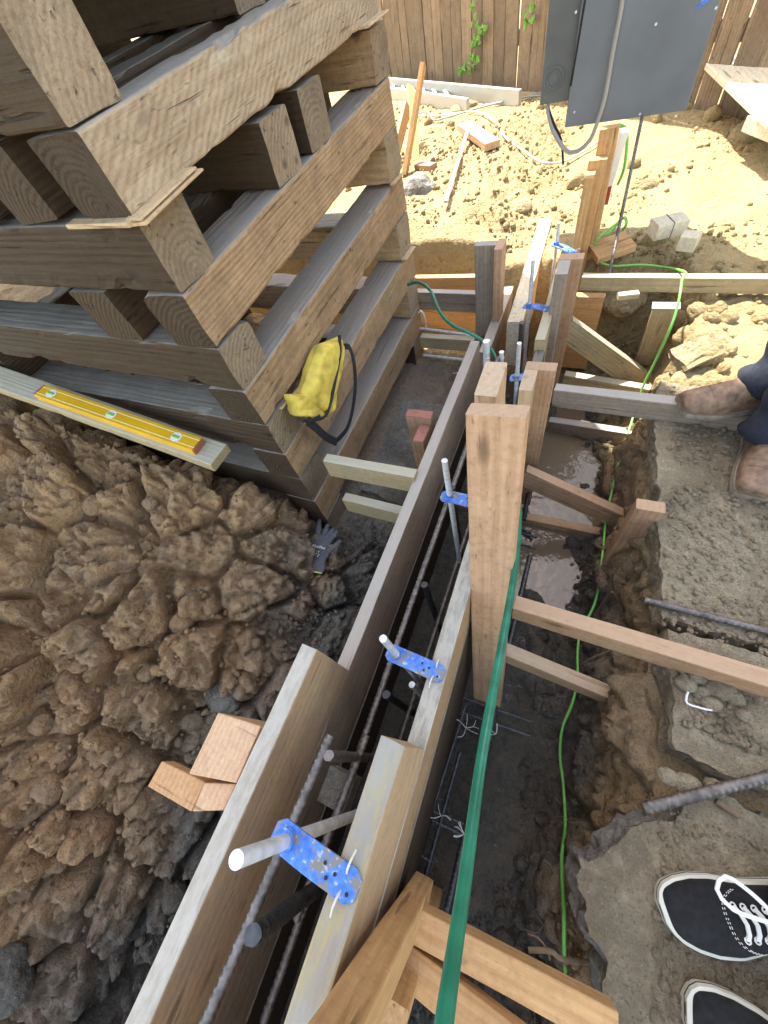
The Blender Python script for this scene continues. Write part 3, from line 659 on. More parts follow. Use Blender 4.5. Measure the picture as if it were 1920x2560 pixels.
# ------------------------------------------------------------------ form boards
TH = .038; XL, XR = -.357, -.138
FG = 'boards of the wall form'
def board(x, y0, y1, h0, h1, m, lab, sidew=0, **k):
    cx = x-TH/2 if sidew == 0 else x+TH/2
    return beam('form_board', V(cx, y0, (h0+h1)/2), V(cx, y1, (h0+h1)/2), TH, h1-h0-.002, m, label=lab, cat='form board', group=FG, **k)
board(XL, -1.3, .068, .78, 1.02, M['formtan'], 'short tan form board with a pale worn top, upper left side of the form', amp=.0008, chip=.002)
board(XL-.002, -1.3, 1.44, 1.022, 1.256, M['form'], 'long grey brown form board with bleached grain along the left side of the form')
board(XL, -1.3, 1.46, 1.258, 1.62, M['cribshade'], 'lower board of the left form wall deep in the slot')  # darkened timber colour stands in for the shade inside the slot
board(XR, -1.3, -.022, .627, .858, M['formy'], 'yellow stained form board with splintered outer face holding the nearest blue strap', 1, amp=.001, chip=.004)
board(XR+.001, -1.3, .66, .86, 1.044, M['formspk'], 'form board with concrete splatter on top beside the tall stake', 1, amp=.0008)
board(XR+.003, -1.3, 1.43, 1.046, 1.50, M['cribshade'], 'deep lower board of the right form wall above the trench floor', 1)  # same shade-darkened timber colour
board(-.14, 1.435, 2.1, 1.00, 1.2, M['yel'], 'short pale grey board on the right form wall past the second blue strap', 1)
board(-.14, 1.44, 2.5, 1.202, 1.6, M['firor'], 'orange lower board at the far end of the right form wall', 1)
beam('form_board', V(-.384, 1.62, 1.33), V(-.384, 2.35, 1.33), .05, .24, M['form'], label='grey topped form board past the hose, left side, sunlit at its far end', cat='form board', group=FG)
tb_ = P(1290, 800, 1.13); 
beam('form_board', V(-.262, 1.70, 1.22), V(-.29, 2.68, 1.22), .07, .235, M['pine'], label='bright sunlit form board pointing up toward the orange stake', cat='form board', group=FG)
tbeam('lumber_offcut', (1285, 660), 1.16, (1325, 655), 1.16, .09, .038, M['yel'], label='small sunlit block on the form behind the two grey bolts', cat='wood block')
tbeam('form_board', (1432, 742), 1.15, (1512, 744), 1.15, .04, .40, M['firor'], label='orange crosswise end board of the form under the far brace', cat='form board')
# crosswise form to the left, beyond the crib
tbeam('form_board', (1020, 696), 1.2, (1200, 693), 1.2, .04, .09, M['firor'], label='orange crosswise board with a sunlit top left of the grey stake', cat='form board')
tbeam('form_board', (1020, 730), 1.13, (1235, 738), 1.13, .04, .055, M['grey'], label='grey crosswise board, upper of a stacked pair behind the green hose', cat='form board')
tbeam('form_board', (1020, 752), 1.19, (1232, 763), 1.19, .04, .05, M['grey'], label='grey crosswise board, lower of a stacked pair behind the green hose', cat='form board')
tbeam('form_board', (1030, 762), 1.42, (1190, 774), 1.42, .04, .2, M['firor'], label='wide bright orange crosswise board behind the sunlit rebar', cat='form board')
tbeam('form_board', (1050, 843), 1.3, (1185, 852), 1.3, .04, .07, M['yel'], label='crosswise board with a bright top between two sunlit rebars', cat='form board')

# ------------------------------------------------------------------ stakes
def stake(parts, lab, group='upright stakes outside the form', cat='stake', name='form_stake'):
    """parts: (x0,x1,y0,y1,htop,hbot,lean,mat)"""
    c = parts[0]; t = thing(name, lab, cat, V((c[0]+c[1])/2, (c[2]+c[3])/2, c[5]), group)
    for (x0, x1, y0, y1, ht, hb, ln, m) in parts:
        A = V((x0+x1)/2+ln[0], (y0+y1)/2+ln[1], hb); B = V((x0+x1)/2, (y0+y1)/2, ht)
        beam('stud', A, B, y1-y0, x1-x0, m, up=(1, 0, 0), parent=t)
    return t
stake([(-.129, -.040, .427, .465, .432, 1.5, (.068, -.272), M['fir']), (-.136, -.098, .504, .592, .46, 1.45, (0, 0), M['firpale'])], 'tall nearest stake with pale ringed end grain in the middle of the photo')
stake([(-.119, -.030, 1.030, 1.067, .82, 1.55, (0, 0), M['fir']), (-.119, -.081, .938, 1.029, .82, 1.55, (0, 0), M['firpale'])], 'reddish stake of two boards with pink end grain just behind the tallest stake')
stake([(-.118, -.030, 1.698, 1.742, .84, 1.55, (0, 0), M['fir']), (-.116, -.073, 1.596, 1.697, .842, 1.55, (0, 0), M['grey'])], 'stake of two boards with grey end grain below the hanging grey panel')
stake([(-.497, -.402, 1.90, 1.94, .872, 1.55, (0, 0), M['grey']), (-.401, -.366, 1.86, 1.955, .872, 1.5, (0, 0), M['fir'])], 'grey and red stake left of the form beyond the hose')
stake([(-.097, -.028, 2.2, 2.24, .71, 1.6, (0.0, 0), M['firor']), (-.097, -.062, 2.12, 2.2, .74, 1.6, (0.0, 0), M['firor'])], 'bright orange stake pair standing at the far end of the form')
stake([(-.078, -.008, 2.25, 2.29, .63, 1.6, (.03, 0), M['firor'])], 'tallest orange stake with a torn top below the grey panel')
# pink-topped pair on the left of the form
pk = thing('form_stake', 'two short stakes with pink painted tops left of the form', 'stake', P(1060, 1190, 1.4))
a = P(1036, 1035, 1.02)
for (c, w, d, ht, nm) in (((1048, 1036), .038, .10, 1.02, 'fir'), ((1054, 1084), .085, .04, 1.05, 'fir')):
    B = P(c[0], c[1], ht); beam('stud', B+Vector((0, 0, -.5)), B, w, d, M['fir'], up=(1, 0, 0), parent=pk)
    beam('painted_top', B, B+Vector((0, 0, .004)), w-.001, d-.001, M['redend'], up=(1, 0, 0), parent=pk, seg=1)
# right side stakes
stake([(.262, .335, .762, .80, 1.06, 1.6, (-.005, -.03), M['fir'])], 'short brown stake at the slab edge that ends two braces')
T2 = P(1665, 765, 1.1)
beam('form_stake', P(1612, 905, 1.42), T2, .088, .038, M['yel'], up=(0, 1, 0), label='leaning stake with a serrated sunlit top beyond the trench', cat='stake')
beam('metal_plate', T2+Vector((-.05, 0, .002)), T2+Vector((.05, 0, .002)), .045, .003, M['galv'], label='toothed metal plate on top of the leaning stake', cat='plate')

# ------------------------------------------------------------------ braces right of the form
BG = 'braces between the form and the trench bank'
def brace(a, ha, b, hb, m, lab, w=.038, d=.089, side=1, **k): return tbeam('brace', a, ha, b, hb, w, d, m, side, label=lab, cat='brace', group=BG, **k)
brace((1283, 1521), 1.02, (1960, 1730), 1.01, M['fir'], 'long reddish brace running from the stake over the broken slab corner', d=.085)
brace((1262, 1638), 1.22, (1563, 1763), 1.33, M['firpale'], 'short brace ending in the dirt bank below the long brace', d=.085)
brace((1302, 1296), 1.56, (1563, 1350), 1.56, M['fir'], 'level brace meeting the short brown stake above the puddle')
brace((1316, 1180), 1.22, (1582, 1301), 1.42, M['fir'], 'sloping brace meeting the top of the short brown stake')
brace((1372, 1054), 1.52, (1646, 1097), 1.50, M['grey'], 'grey brace over the puddle ending at the slab edge')
brace((1385, 975), 1.04, (1900, 1035), 1.02, M['grey'], 'dark brace under the toe of the brown boot', d=.08)
brace((1410, 938), 1.40, (1625, 975), 1.40, M['yel'], 'pale brace partly in bright sun just beyond the boot brace')
brace((1433, 801), 1.10, (1632, 946), 1.42, M['yel'], 'steep sloping brace with a sunlit top beyond the boots', d=.10)
brace((1455, 693), 1.03, (1960, 697), 1.03, M['yel'], 'long horizontal brace across the far end of the trench', d=.06)
# left braces
brace((807, 1153), 1.00, (1034, 1195), 1.00, M['yel'], 'upper brace between the crib corner and the pink topped stakes', w=.038, d=.089)
brace((855, 1249), 1.24, (999, 1285), 1.24, M['yel'], 'lower brace between the crib and the left form board', w=.038, d=.089)
# near bottom
stake([(-.092, -.050, -.315, -.245, .50, 1.15, (.012, -.01), M['firor'])], 'orange stake at the bottom of the photo leaning on the yellow stained board', name='form_stake')
brace((1048, 2272), 1.0, (1545, 2530), 1.0, M['firor'], 'orange brace running right from the bottom stake to the broken slab', w=.05, d=.05, side=-1)
brace((1010, 2352), 1.02, (1320, 2590), .98, M['firor'], 'stained brace with a bark edge at the bottom of the photo', w=.055, d=.04, side=-1)
beam('form_stake', V(-.085, -.375, 1.6), V(-.085, -.375, .9), .036, .13, M['firor'], up=(1, 0, 0), label='wide orange board standing behind the bottom stake', cat='stake')
# block ends left of the near form board
kb = thing('kicker_block', 'orange block of two short boards nailed left of the near form board', 'wood block', P(560, 1960, .9))
def hexa(name, tops, h0, h1, m, parent, sh=None):
    t = [P(a, b, h0) for a, b in tops]; bt = [v+Vector((0, 0, h0-h1)) for v in t]
    c = sum((v for v in t+bt), Vector())/8
    o = mk(name, [v-c for v in t+bt], [(3, 2, 1, 0), (4, 5, 6, 7), (0, 1, 5, 4), (1, 2, 6, 5), (2, 3, 7, 6), (3, 0, 4, 7)], m, parent, Matrix.Translation(c))
    bv = o.modifiers.new('b', 'BEVEL'); bv.width = .0025; bv.segments = 2; return o
hexa('stud', [(545, 1781), (652, 1815), (590, 1958), (471, 1935)], .80, 1.2, M['endpk'], kb)
hexa('stud', [(404, 1902), (513, 1955), (478, 2030), (368, 1966)], .86, .90, M['endor'], kb)
hexa('stud', [(511, 1957), (590, 1960), (560, 2026), (480, 2029)], .825, .9, M['endpk'], kb)

# ------------------------------------------------------------------ rebar and bolts in the form
RG = 'rebar in the wall form'
rebar(V(-.268, -.55, 1.05), V(-.262, 1.35, 1.03), 'upper rusty rebar lying lengthwise along the left inside of the form', RG)
rebar(P(827, 1838, .80), P(500, 2590, .80), 'nearest ribbed rebar running beside the tan form board', RG, .008)
rebar(P(917, 1838, .97), P(740, 2300, .97), 'rebar with a cut end beside the cap stone block in the form', RG)
rebar(V(-.232, -.6, 1.3), V(-.218, 1.3, 1.3), 'second rebar lying deeper in the form slot', RG)
rebar(V(-.19, -.6, 1.38), V(-.18, 1.3, 1.38), 'deepest rebar lying along the right inside of the form', RG)
def vbar(px, py, lab, r=.0075, m=None, x=-.245, hb=1.55, fine=True, head=True):
    r_ = ray(px, py); h = x/(r_.x/-r_.z); A = P(px, py, h)
    o = rebar(A, Vector((A.x+.01, A.y, CAMZ-hb)), lab, 'upright bars in the wall form', r, m, fine=fine); return A
vbar(632, 2340, 'upright ribbed bar with a bright cut end nearest the bottom', .011, M['steelbl'], x=-.24)
vbar(822, 1890, 'upright bar with a bright end beside the grey block', .008, M['steel'], x=-.25)
vbar(966, 1737, 'upright threaded bar below the second blue strap', .0085, M['steelbl'])
vbar(1030, 1712, 'short dull upright bar behind the second blue strap', .007, M['galv'], x=-.2)
vbar(1061, 1462, 'upright bar with a bright end halfway along the form', .008, M['steelbl'])
vbar(1130, 1220, 'upright bar just behind the bolt of the third blue strap', .008, M['steelbl'])
vbar(1254, 880, 'thin grey bar right of the hose behind the tall stake', .008, M['galv'], x=-.25)
vbar(1305, 806, 'leaning black rebar rising between the form boards', .009, M['steelbl'], x=-.2)
vbar(1331, 706, 'ribbed bar beside the grey bolt at the far strap', .008, M['steel'], x=-.25)
vbar(1338, 726, 'pale bar right of the two bolts at the far strap', .009, M['wire'], x=-.26)
mkb = P(843, 1975, 1.0)
beam('concrete_block', mkb+Vector((-.035, .0, -.03)), mkb+Vector((.03, 0, -.03)), .07, .06, M['conclt'], label='small grey concrete spacer block inside the near form', cat='block')
AG = 'anchor bolts held by blue straps'
def anchor(base, hs, top, end, lab, ext=.24, r=.0075, depth=.4):
    b = P(*base, hs); e = P(*end, hs+.002); rt = ray(*top); k = b.x/rt.x if abs(rt.x) > 1e-6 else 0
    tz = CAMZ+rt.z*k; tz = min(max(tz, b.z+.03), b.z+.2)
    t = thing('anchor_bolt', lab, 'anchor bolt', b, AG)
    A = Vector((b.x, b.y, tz))
    tube('bolt', [A, Vector((b.x+.012, b.y, b.z-depth))], r, M['galv'], t, straight=True, step=.05, n=20)
    tube('nut', [b+Vector((0, 0, .001)), b+Vector((0, 0, .014))], r*1.55, M['blue'], t, straight=True, step=.01, n=16)
    d = (e-b); d.z = 0; L = d.length; d.normalize(); n = Vector((-d.y, d.x, 0)); w = .018; ns = 26; vs = []; fs = []
    holes = []
    for i in range(ns+1):
        s = -.022+(L+.022)*i/ns; ww = w*min(1, .55+6*min(i/ns, 1-i/ns)); zz = .0035*math.sin(i/ns*math.pi)*1.5
        for sg in (1, -1):
            for dz in (.0, -.004): vs.append(b+d*s+n*(ww*sg)+Vector((0, 0, zz+dz)))
    for i in range(ns):
        a = i*4; c = a+4; fs += [(a, a+2, c+2, c), (a+1, c+1, c+3, a+3), (a, c, c+1, a+1), (a+2, a+3, c+3, c+2)]
    fs += [(0, 1, 3, 2), (ns*4, ns*4+2, ns*4+3, ns*4+1)]
    mk('strap', vs, fs, M['blue'], t)
    for (s, o) in ((.55, .3), (.62, -.35), (.7, .1), (.9, -.4)):
        c = b+d*(L*s)+n*(w*o)+Vector((0, 0, .0062)); tube('hole', [c, c+Vector((0, 0, .0004))], .0024, M['black'], t, straight=True, step=.01, n=10)
    for sg in (1, -1):
        c = b+d*(L*.82)+n*(w*.55*sg)
        tube('nail', [c+Vector((0, 0, -.02)), c+Vector((0, 0, .006)), c+n*(.012*sg)+Vector((0, 0, .012)), c+n*(.024*sg)+Vector((0, 0, .004))], .0016, M['wire'], t, step=.003, n=8)
    return t
anchor((718, 2097), .624, (604, 2118), (897, 2228), 'large bright anchor bolt in the nearest scuffed blue strap', r=.0088)
anchor((990, 1637), .856, (959, 1593), (1110, 1690), 'anchor bolt in the blue strap beside the splattered board')
anchor((1122, 1242), .856, (1100, 1181), (1205, 1264), 'anchor bolt in the blue strap half hidden by the tall stake')
anchor((1290, 945), 1.0, (1291, 880), (1330, 946), 'dark anchor bolt in the small blue strap behind the tall stake')
anchor((1321, 766), 1.0, (1314, 705), (1376, 775), 'tall grey bolt in the wavy blue strap below the panel')
anchor((1390, 612), .98, (1396, 563), (1445, 640), 'farthest anchor bolt whose strap is washed white by the sun')
vbar(1216, 853, 'grey pipe end crossing the green hose', .011, M['galv'], x=-.3)

# trench rebar cage
TG = 'rebar cage on the trench floor'
for i, (a, b, h, r, lab) in enumerate([((1362, 960), (1310, 1300), 1.46, .008, 'rebar end rising beside the puddle'), ((1325, 1390), (1112, 2300), 1.46, .0085, 'thick black rebar along the trench just left of the green hose'),
        ((1262, 1640), (1135, 2330), 1.46, .0075, 'second black rebar close beside the green hose'), ((1150, 1880), (1044, 2260), 1.46, .0055, 'thin black rebar near the foot of the form'),
        ((1165, 1760), (1080, 2030), 1.46, .0045, 'thin rod at the foot of the form under the stake')]):
    rebar(P(*a, h), P(*b, h), lab, TG, r, M['steelbl'])
for i, (a, b, h, lab) in enumerate([((1160, 1745), (1330, 1805), 1.46, 'upper cross tie rod at the foot of the tall stake'), ((1155, 1780), (1325, 1840), 1.46, 'lower cross tie rod at the foot of the tall stake'),
        ((1082, 2052), (1165, 2092), 1.46, 'cross rod tied with pale wire in the trench'), ((1085, 2030), (1160, 2060), 1.46, 'cross rod just above the pale wire tie'), ((1052, 2140), (1082, 2158), 1.46, 'short stub of cross rod near the orange stake'),
        ((1302, 1360), (1340, 1372), 1.46, 'short cross rod in the sunlit gap beside the stake'), ((1302, 1332), (1342, 1344), 1.46, 'short cross rod just beyond the sunlit gap')]):
    rebar(P(*a, h), P(*b, h), lab, TG, .0045, M['steelbl'])
def ties(c, lab, n=5, s=.03):
    t = thing('tie_wire', lab, 'tie wire', c)
    for i in range(n):
        a = random.random()*6.28; d = Vector((math.cos(a), math.sin(a), .3)); e = Vector((math.sin(a*1.7), math.cos(a*2.3), .2))
        tube('strand', [c, c+d*s*.5+e*s*.2, c+d*s], .0011, M['wire'], t, step=.004, n=5)
ties(P(1160, 2085, 1.445), 'pale wire knot tying the thick rebar in the trench', 8)
ties(P(1102, 2040, 1.445), 'pale wire knot on the thin rebar near the form', 4)
ties(P(1165, 1820, 1.45), 'frayed pale wires at the foot of the tall stake', 6, .04)
ties(P(1240, 1835, 1.45), 'small wire knot beside the green hose', 4)
# sunlit rebars beyond the crib, crosswise trench
for (a, b, h, lab) in [((1048, 820), (1180, 838), 1.3, 'sunlit cross rebar just above the bright board'), ((1058, 888), (1160, 900), 1.42, 'sunlit ribbed rebar below the bright crosswise board'),
        ((1062, 922), (1145, 935), 1.5, 'middle sunlit rebar with a wire tie left of the form'), ((1060, 978), (1125, 982), 1.55, 'lowest sunlit rebar left of the form')]:
    rebar(P(*a, h), P(*b, h), lab, 'sunlit crosswise rebar beyond the crib', .008, M['galv'], fine=False)
rebar(None, None, 'hooked grey rod standing beside the crib corner', None, .005, M['galv'], path=[P(1046, 782, 1.2), P(1052, 776, 1.19), P(1059, 784, 1.2), P(1066, 822, 1.3)], fine=False)
ties(P(1128, 935, 1.48), 'sunlit wire tie on the crosswise rebar', 5, .03)
# rods on the slab
rebar(P(1610, 1500, 1.085), P(1990, 1595, 1.085), 'grey rebar lying across the slab edge', 'rebar lying on the slab', .0075, M['steel'])
rebar(P(1608, 2022, 1.075), P(1990, 1925, 1.06), 'thick ribbed rebar with a rusty end lying on the broken slabs', 'rebar lying on the slab', .0095, M['steel'])
rebar(P(1522, 690, 1.05), P(1606, 290, .68), 'thin ribbed rebar leaning up to the bottom of the grey panel', None, .0058, M['steel'])
# sticks/pen on slab
tube('stick', [P(1790, 2002, 1.09), P(1845, 2040, 1.09)], .006, M['root'], straight=True, label='split dark twig lying below the thick rebar', cat='stick')
tube('string', [P(1722, 1722, 1.085), P(1716, 1755, 1.085), P(1745, 1768, 1.085), P(1780, 1775, 1.085), P(1783, 1760, 1.085)], .0018, M['white'], step=.004, label='short twisted white string on the broken slab corner', cat='string', ribs=.5, pitch=.008, n=8)

# ------------------------------------------------------------------ hoses and cords
hose = [P(1020, 712, .95), P(1045, 706, .93), P(1075, 725, .92), P(1100, 780, .93), P(1130, 812, .95), P(1170, 830, .97), P(1210, 855, 1.0), P(1235, 885, 1.03), P(1248, 935, 1.05), P(1262, 1010, 1.08), P(1290, 1140, 1.0), P(1297, 1240, .90), P(1296, 1330, .82), P(1284, 1440, .76), P(1264, 1560, .71), P(1242, 1680, .67), P(1220, 1800, .63), P(1200, 1920, .60), P(1181, 2060, .56), P(1162, 2200, .52), P(1140, 2350, .48), P(1118, 2500, .44), P(1100, 2640, .41)]
tube('garden_hose', hose, .0069, M['hose'], step=.01, label='green garden hose running from the crib past the tall stake', cat='hose', n=24)
CP = [(p) for p in [(1425, 2640, 1.56), (1418, 2480, 1.56), (1411, 2380, 1.55), (1410, 2280, 1.55), (1404, 2150, 1.55), (1413, 2060, 1.55), (1408, 1960, 1.55), (1400, 1890, 1.55), (1406, 1820, 1.54), (1430, 1760, 1.53), (1443, 1700, 1.52), (1444, 1630, 1.52), (1452, 1575, 1.52), (1478, 1530, 1.5), (1492, 1490, 1.48), (1500, 1440, 1.48), (1507, 1380, 1.48), (1515, 1300, 1.47), (1530, 1225, 1.47), (1548, 1150, 1.46), (1566, 1095, 1.44), (1590, 1020, 1.38), (1610, 960, 1.3), (1640, 900, 1.2), (1672, 830, 1.08), (1690, 780, 1.02), (1700, 735, .98), (1705, 700, .97), (1712, 680, 1.0), (1660, 668, 1.06), (1600, 662, 1.06), (1530, 665, 1.06), (1495, 650, 1.06), (1484, 620, 1.05), (1500, 590, 1.0), (1540, 560, 1.0), (1556, 545, 1.0)]]
cord = [min((GR(*p[:2], .006), P(*p)), key=lambda v: -v.z) if p[1] > 1000 else P(*p) for p in CP]
tube('extension_cord', cord, .0045, M['cord'], step=.012, label='lime green cord trailing along the trench and over the far brace', cat='cord', n=10)
tube('extension_cord', [P(1556, 575, 1.04), P(1566, 560, 1.0), (P(1558, 545, 1.0)), P(1520, 590, 1.04)], .006, M['cord'], step=.012, label='small lime green cord loop beside the orange stake', cat='cord')
tube('extension_cord', [P(1545, 315, .66), P(1562, 318, .66), P(1568, 350, .7), P(1560, 420, .8), P(1545, 460, .88)], .006, M['cord'], step=.012, label='green cord draped from the top of the tallest orange stake', cat='cord')
tube('extension_cord', [*[GR(a, b, .02) for a, b in ((1015, 288), (1075, 290), (1130, 285), (1195, 280), (1240, 305), (1265, 345), (1310, 378), (1340, 400), (1375, 408), (1420, 400), (1480, 365), (1500, 350))]], .006, M['wire'], step=.02, label='pale cord snaking over the sunlit mound', cat='cord')
tube('extension_cord', [*[GR(a, b, .02) for a, b in ((1030, 285), (1070, 281), (1085, 300), (1130, 290), (1190, 272), (1300, 245), (1360, 238))]], .006, M['cable'], step=.02, label='bent grey conduit lying behind the sunlit offcut', cat='conduit')
tube('extension_cord', [*[GR(a, b, .02) for a, b in ((1200, 265), (1290, 248), (1350, 232), (1400, 222))]], .006, M['cable'], step=.02, label='straight grey conduit lying at the top of the mound', cat='conduit')

# ------------------------------------------------------------------ electrical panel hanging from the house
YP = 2.62
pn = thing('electrical_panel', 'large blank grey steel panel hanging below the house edge', 'electrical panel', PY(1560, 300, YP))
def pbox(name, pa, pb, ztop, y0, y1, m, parent):
    a, b = PY(*pa, y0), PY(*pb, y0); x0, x1, z0 = a.x, b.x, (a.z+b.z)/2
    vs = [Vector((x, y, z)) for x in (x0, x1) for y in (y0, y1) for z in (z0, ztop)]
    c = sum(vs, Vector())/8
    o = mk(name, [v-c for v in vs], [(0, 1, 3, 2), (4, 6, 7, 5), (0, 4, 5, 1), (2, 3, 7, 6), (0, 2, 6, 4), (1, 5, 7, 3)], m, parent, Matrix.Translation(c))
    bv = o.modifiers.new('b', 'BEVEL'); bv.width = .003; bv.segments = 2; return o, x0, x1, z0
_, px0, px1, pz0 = pbox('cabinet', (1415, 292), (1705, 307), CAMZ+.35, YP, YP+.012, M['panel'], pn)
pbx = Vector(((px0+px1)/2, YP+.13, 0))
beam('mounting_board', Vector((pbx.x, YP+.125, pz0+.25)), Vector((pbx.x, YP+.125, CAMZ+.62)), .09, .04, M['fir'], up=(0, 1, 0), parent=pn)
beam('outrigger', Vector((pbx.x+.05, YP+.125, CAMZ+.58)), Vector((-.85, YP+.06, CAMZ+.58)), .04, .09, M['fir'], parent=pn)
pbox('back_shell', (1430, 290), (1700, 303), CAMZ+.34, YP+.012, YP+.10, M['panel'], pn)
p2 = thing('junction_box', 'narrower grey steel box with round knockout left of the large panel', 'electrical box', PY(1385, 258, YP+.02))
_, qx0, qx1, qz0 = pbox('cabinet', (1350, 254), (1420, 262), CAMZ+.35, YP+.02, YP+.11, M['panel2'], p2)
kc = PY(1386, 195, YP+.018)
for rr in (.045, .032, .022):
    tube('knockout', [kc+Vector((rr*math.cos(t*math.pi/16), 0, rr*math.sin(t*math.pi/16))) for t in range(33)], .0020, M['panel'], p2, step=.01, n=6)
tube('gap_seal', [PY(1463, 0, YP-.001), PY(1427, 215, YP-.001)], .004, M['black'], p2, straight=True)
for (a, b) in ((1440, 30), (1436, 280), (1690, 290), (1790, 20), (1600, 285), (1640, 60)):
    c = PY(a, b, YP-.001); tube('screw', [c, c+Vector((0, -.002, 0))], .0045, M['galv'], pn, straight=True, step=.01, n=10)
bt = mk('blue_mark', [Vector((0, 0, 0)), Vector((.05, 0, .02)), Vector((.065, 0, .06)), Vector((.03, 0, .05))], [(0, 1, 2, 3)], M['blue'], pn, Matrix.Translation(PY(1735, 28, YP-.0015)))
tube('cable', [PY(1562, -60, YP-.02), PY(1553, 20, YP-.02), PY(1532, 130, YP-.02), PY(1513, 240, YP-.02), PY(1495, 300, YP-.02), PY(1475, 350, YP-.02), PY(1445, 378, YP-.02), PY(1425, 382, YP-.01), PY(1405, 365, YP), PY(1380, 320, YP+.02), PY(1368, 262, YP+.05)], .009, M['cable'], step=.02, label='grey cable looping down in front of the panel into the box', cat='cable', n=12)
tube('cable', [PY(1368, 262, YP+.05), PY(1385, 310, YP+.02), PY(1403, 350, YP+.02), PY(1408, 412, YP+.0)], .005, M['black'], step=.02, label='thin dark wire hanging below the narrow box', cat='cable')

# ------------------------------------------------------------------ fence
fa, fb_ = Vector((-6.2, 8.95, 0)), Vector((3.2, 1.78, 0)); fd = (fb_-fa).normalized(); L = (fb_-fa).length
fn = thing('fence', 'tall weathered board fence with gaps behind the mound', 'fence', (fa+fb_)/2)
nb = int(L/.148); fr_ = Matrix((fd, Vector((-fd.y, fd.x, 0)), Vector((0, 0, 1)))).transposed()
for i in range(nb):
    c = fa+fd*(.148*i+.07); w = .138+random.uniform(-.008, .006); top = 1.75+random.uniform(-.02, .02)
    c2 = c+Vector((random.uniform(-.004, .004), random.uniform(-.012, .012), 0))
    beam('board', c2+Vector((0, 0, -.15)), c2+Vector((random.uniform(-.01, .01), 0, top)), .018, w, M['cedar'], up=fd, parent=fn, seg=24, amp=.0015, chip=.006)
for z in (.35, 1.45):
    beam('rail', fa+Vector((.05, .05, z)), fb_+Vector((.05, .05, z)), .04, .09, M['cedar'], parent=fn, seg=8)
fnor = Vector((fd.y, -fd.x, 0))
if fnor.y > 0: fnor = -fnor
# ivy
iv = thing('ivy', 'green ivy sprig growing through the fence gaps', 'ivy', (-1.2, 5.0, 0))
def ray_plane(px, py, p0, n):
    r = ray(px, py); o = Vector((0, 0, CAMZ)); t = (p0-o).dot(n)/r.dot(n); return o+r*t
lf = []; ff = []
for (a, b, c) in [(1200, 60, 3), (1205, 80, 5), (1215, 75, 5), (1222, 70, 4), (1205, 100, 4), (1196, 110, 4), (1195, 125, 3), (1202, 140, 4), (1192, 150, 4), (1185, 158, 3), (1163, 172, 4), (1172, 168, 3), (1322, 45, 3), (1340, 50, 3), (1345, 0, 3), (1198, 20, 3)]:
    for k in range(c):
        p = ray_plane(a+random.uniform(-6, 6), b+random.uniform(-7, 7), fa, fnor)+fnor*random.uniform(.03, .07); s = random.uniform(.03, .05); ang = random.uniform(0, 6.28)
        u = (fd*math.cos(ang)+Vector((0, 0, 1))*math.sin(ang)+fnor*random.uniform(-.5, .5)).normalized(); v = u.cross(fnor).normalized(); i0 = len(lf)
        for (q, r_) in ((0, 0), (.35, .55), (.8, .45), (1.2, 0), (.8, -.45), (.35, -.55)): lf.append(p+u*(q*s)+v*(r_*s)+fnor*(.006*abs(r_)*4))
        ff.append(tuple(range(i0, i0+6)))
mk('leaves', lf, ff, M['leaf'], iv)
# aluminium plank by the fence
pl = thing('aluminium_plank', 'long aluminium ladder plank lying at the foot of the fence', 'ladder', ray_plane(1140, 240, fa+fnor*.3, fnor))
a_, b_ = P(960, 212, 1.0), P(1300, 250, 1.0)
beam('rail', a_, b_, .03, .12, M['alu'], parent=pl, amp=0); beam('rail', P(955, 232, 1.02), P(1170, 268, 1.02), .03, .11, M['alu'], parent=pl, amp=0)
for i in range(7):
    t = i/7; beam('rung', a_.lerp(b_, t*.6+.02)+Vector((0, -.02, .01)), P(955, 240, 1.05).lerp(P(1170, 272, 1.05), t+.02), .03, .02, M['alu'], parent=pl, amp=0)
# crossed sticks
def stick(a, ha, b, hb, w, d, lab, m=None): return beam('stick', P(*a, ha), P(*b, hb), w, d, m or M['firor'], label=lab, cat='stick', group='crossed wooden sticks beyond the crib', up=(0, 1, .2))
stick((1012, 440), 1.02, (1058, 162), .56, .03, .07, 'tallest of the crossed orange sticks, leaning right with a sunlit edge')
stick((1040, 408), 1.03, (1025, 218), .74, .03, .055, 'upright orange stick crossing in front of the tallest one')
stick((980, 420), 1.0, (1018, 265), .8, .03, .07, 'lower orange stick leaning against the crib end')
tbeam('lumber_offcut', (1143, 311), CAMZ-GR(1143, 311).z-.09, (1213, 360), CAMZ-GR(1213, 360).z-.07, .1, .038, M['firpale'], label='short sunlit board lying on the mound', cat='wood block')
beam('stick', GR(1170, 325, .06), GR(1114, 505, .04), .024, .016, M['pine'], label='thin pale lath lying on the mound below the short board', cat='stick')
tbeam('lumber_offcut', (1035, 412), CAMZ-GR(1035, 412).z-.03, (1075, 414), CAMZ-GR(1075, 414).z-.03, .06, .03, M['fir'], label='small reddish wood piece below the crossed sticks', cat='wood block')
tbeam('plank', (1764, 155), .86, (1925, 305), .9, .32, .03, M['pine'], label='wide sunlit white plank at the upper right', cat='plank')
tbeam('plank', (1868, 290), .92, (1990, 335), .92, .22, .06, M['pine'], label='shorter thick sunlit plank in front of the wide white one', cat='plank')
tbeam('lumber_offcut', (1495, 645), 1.04, (1592, 612), 1.02, .15, .03, M['firor'], label='bright wedge of board beside the leaning rebar', cat='wood block')
tbeam('stick', (1548, 740), 1.0, (1600, 734), 1.0, .03, .02, M['yel'], label='pale stick lying under the far horizontal brace', cat='stick')
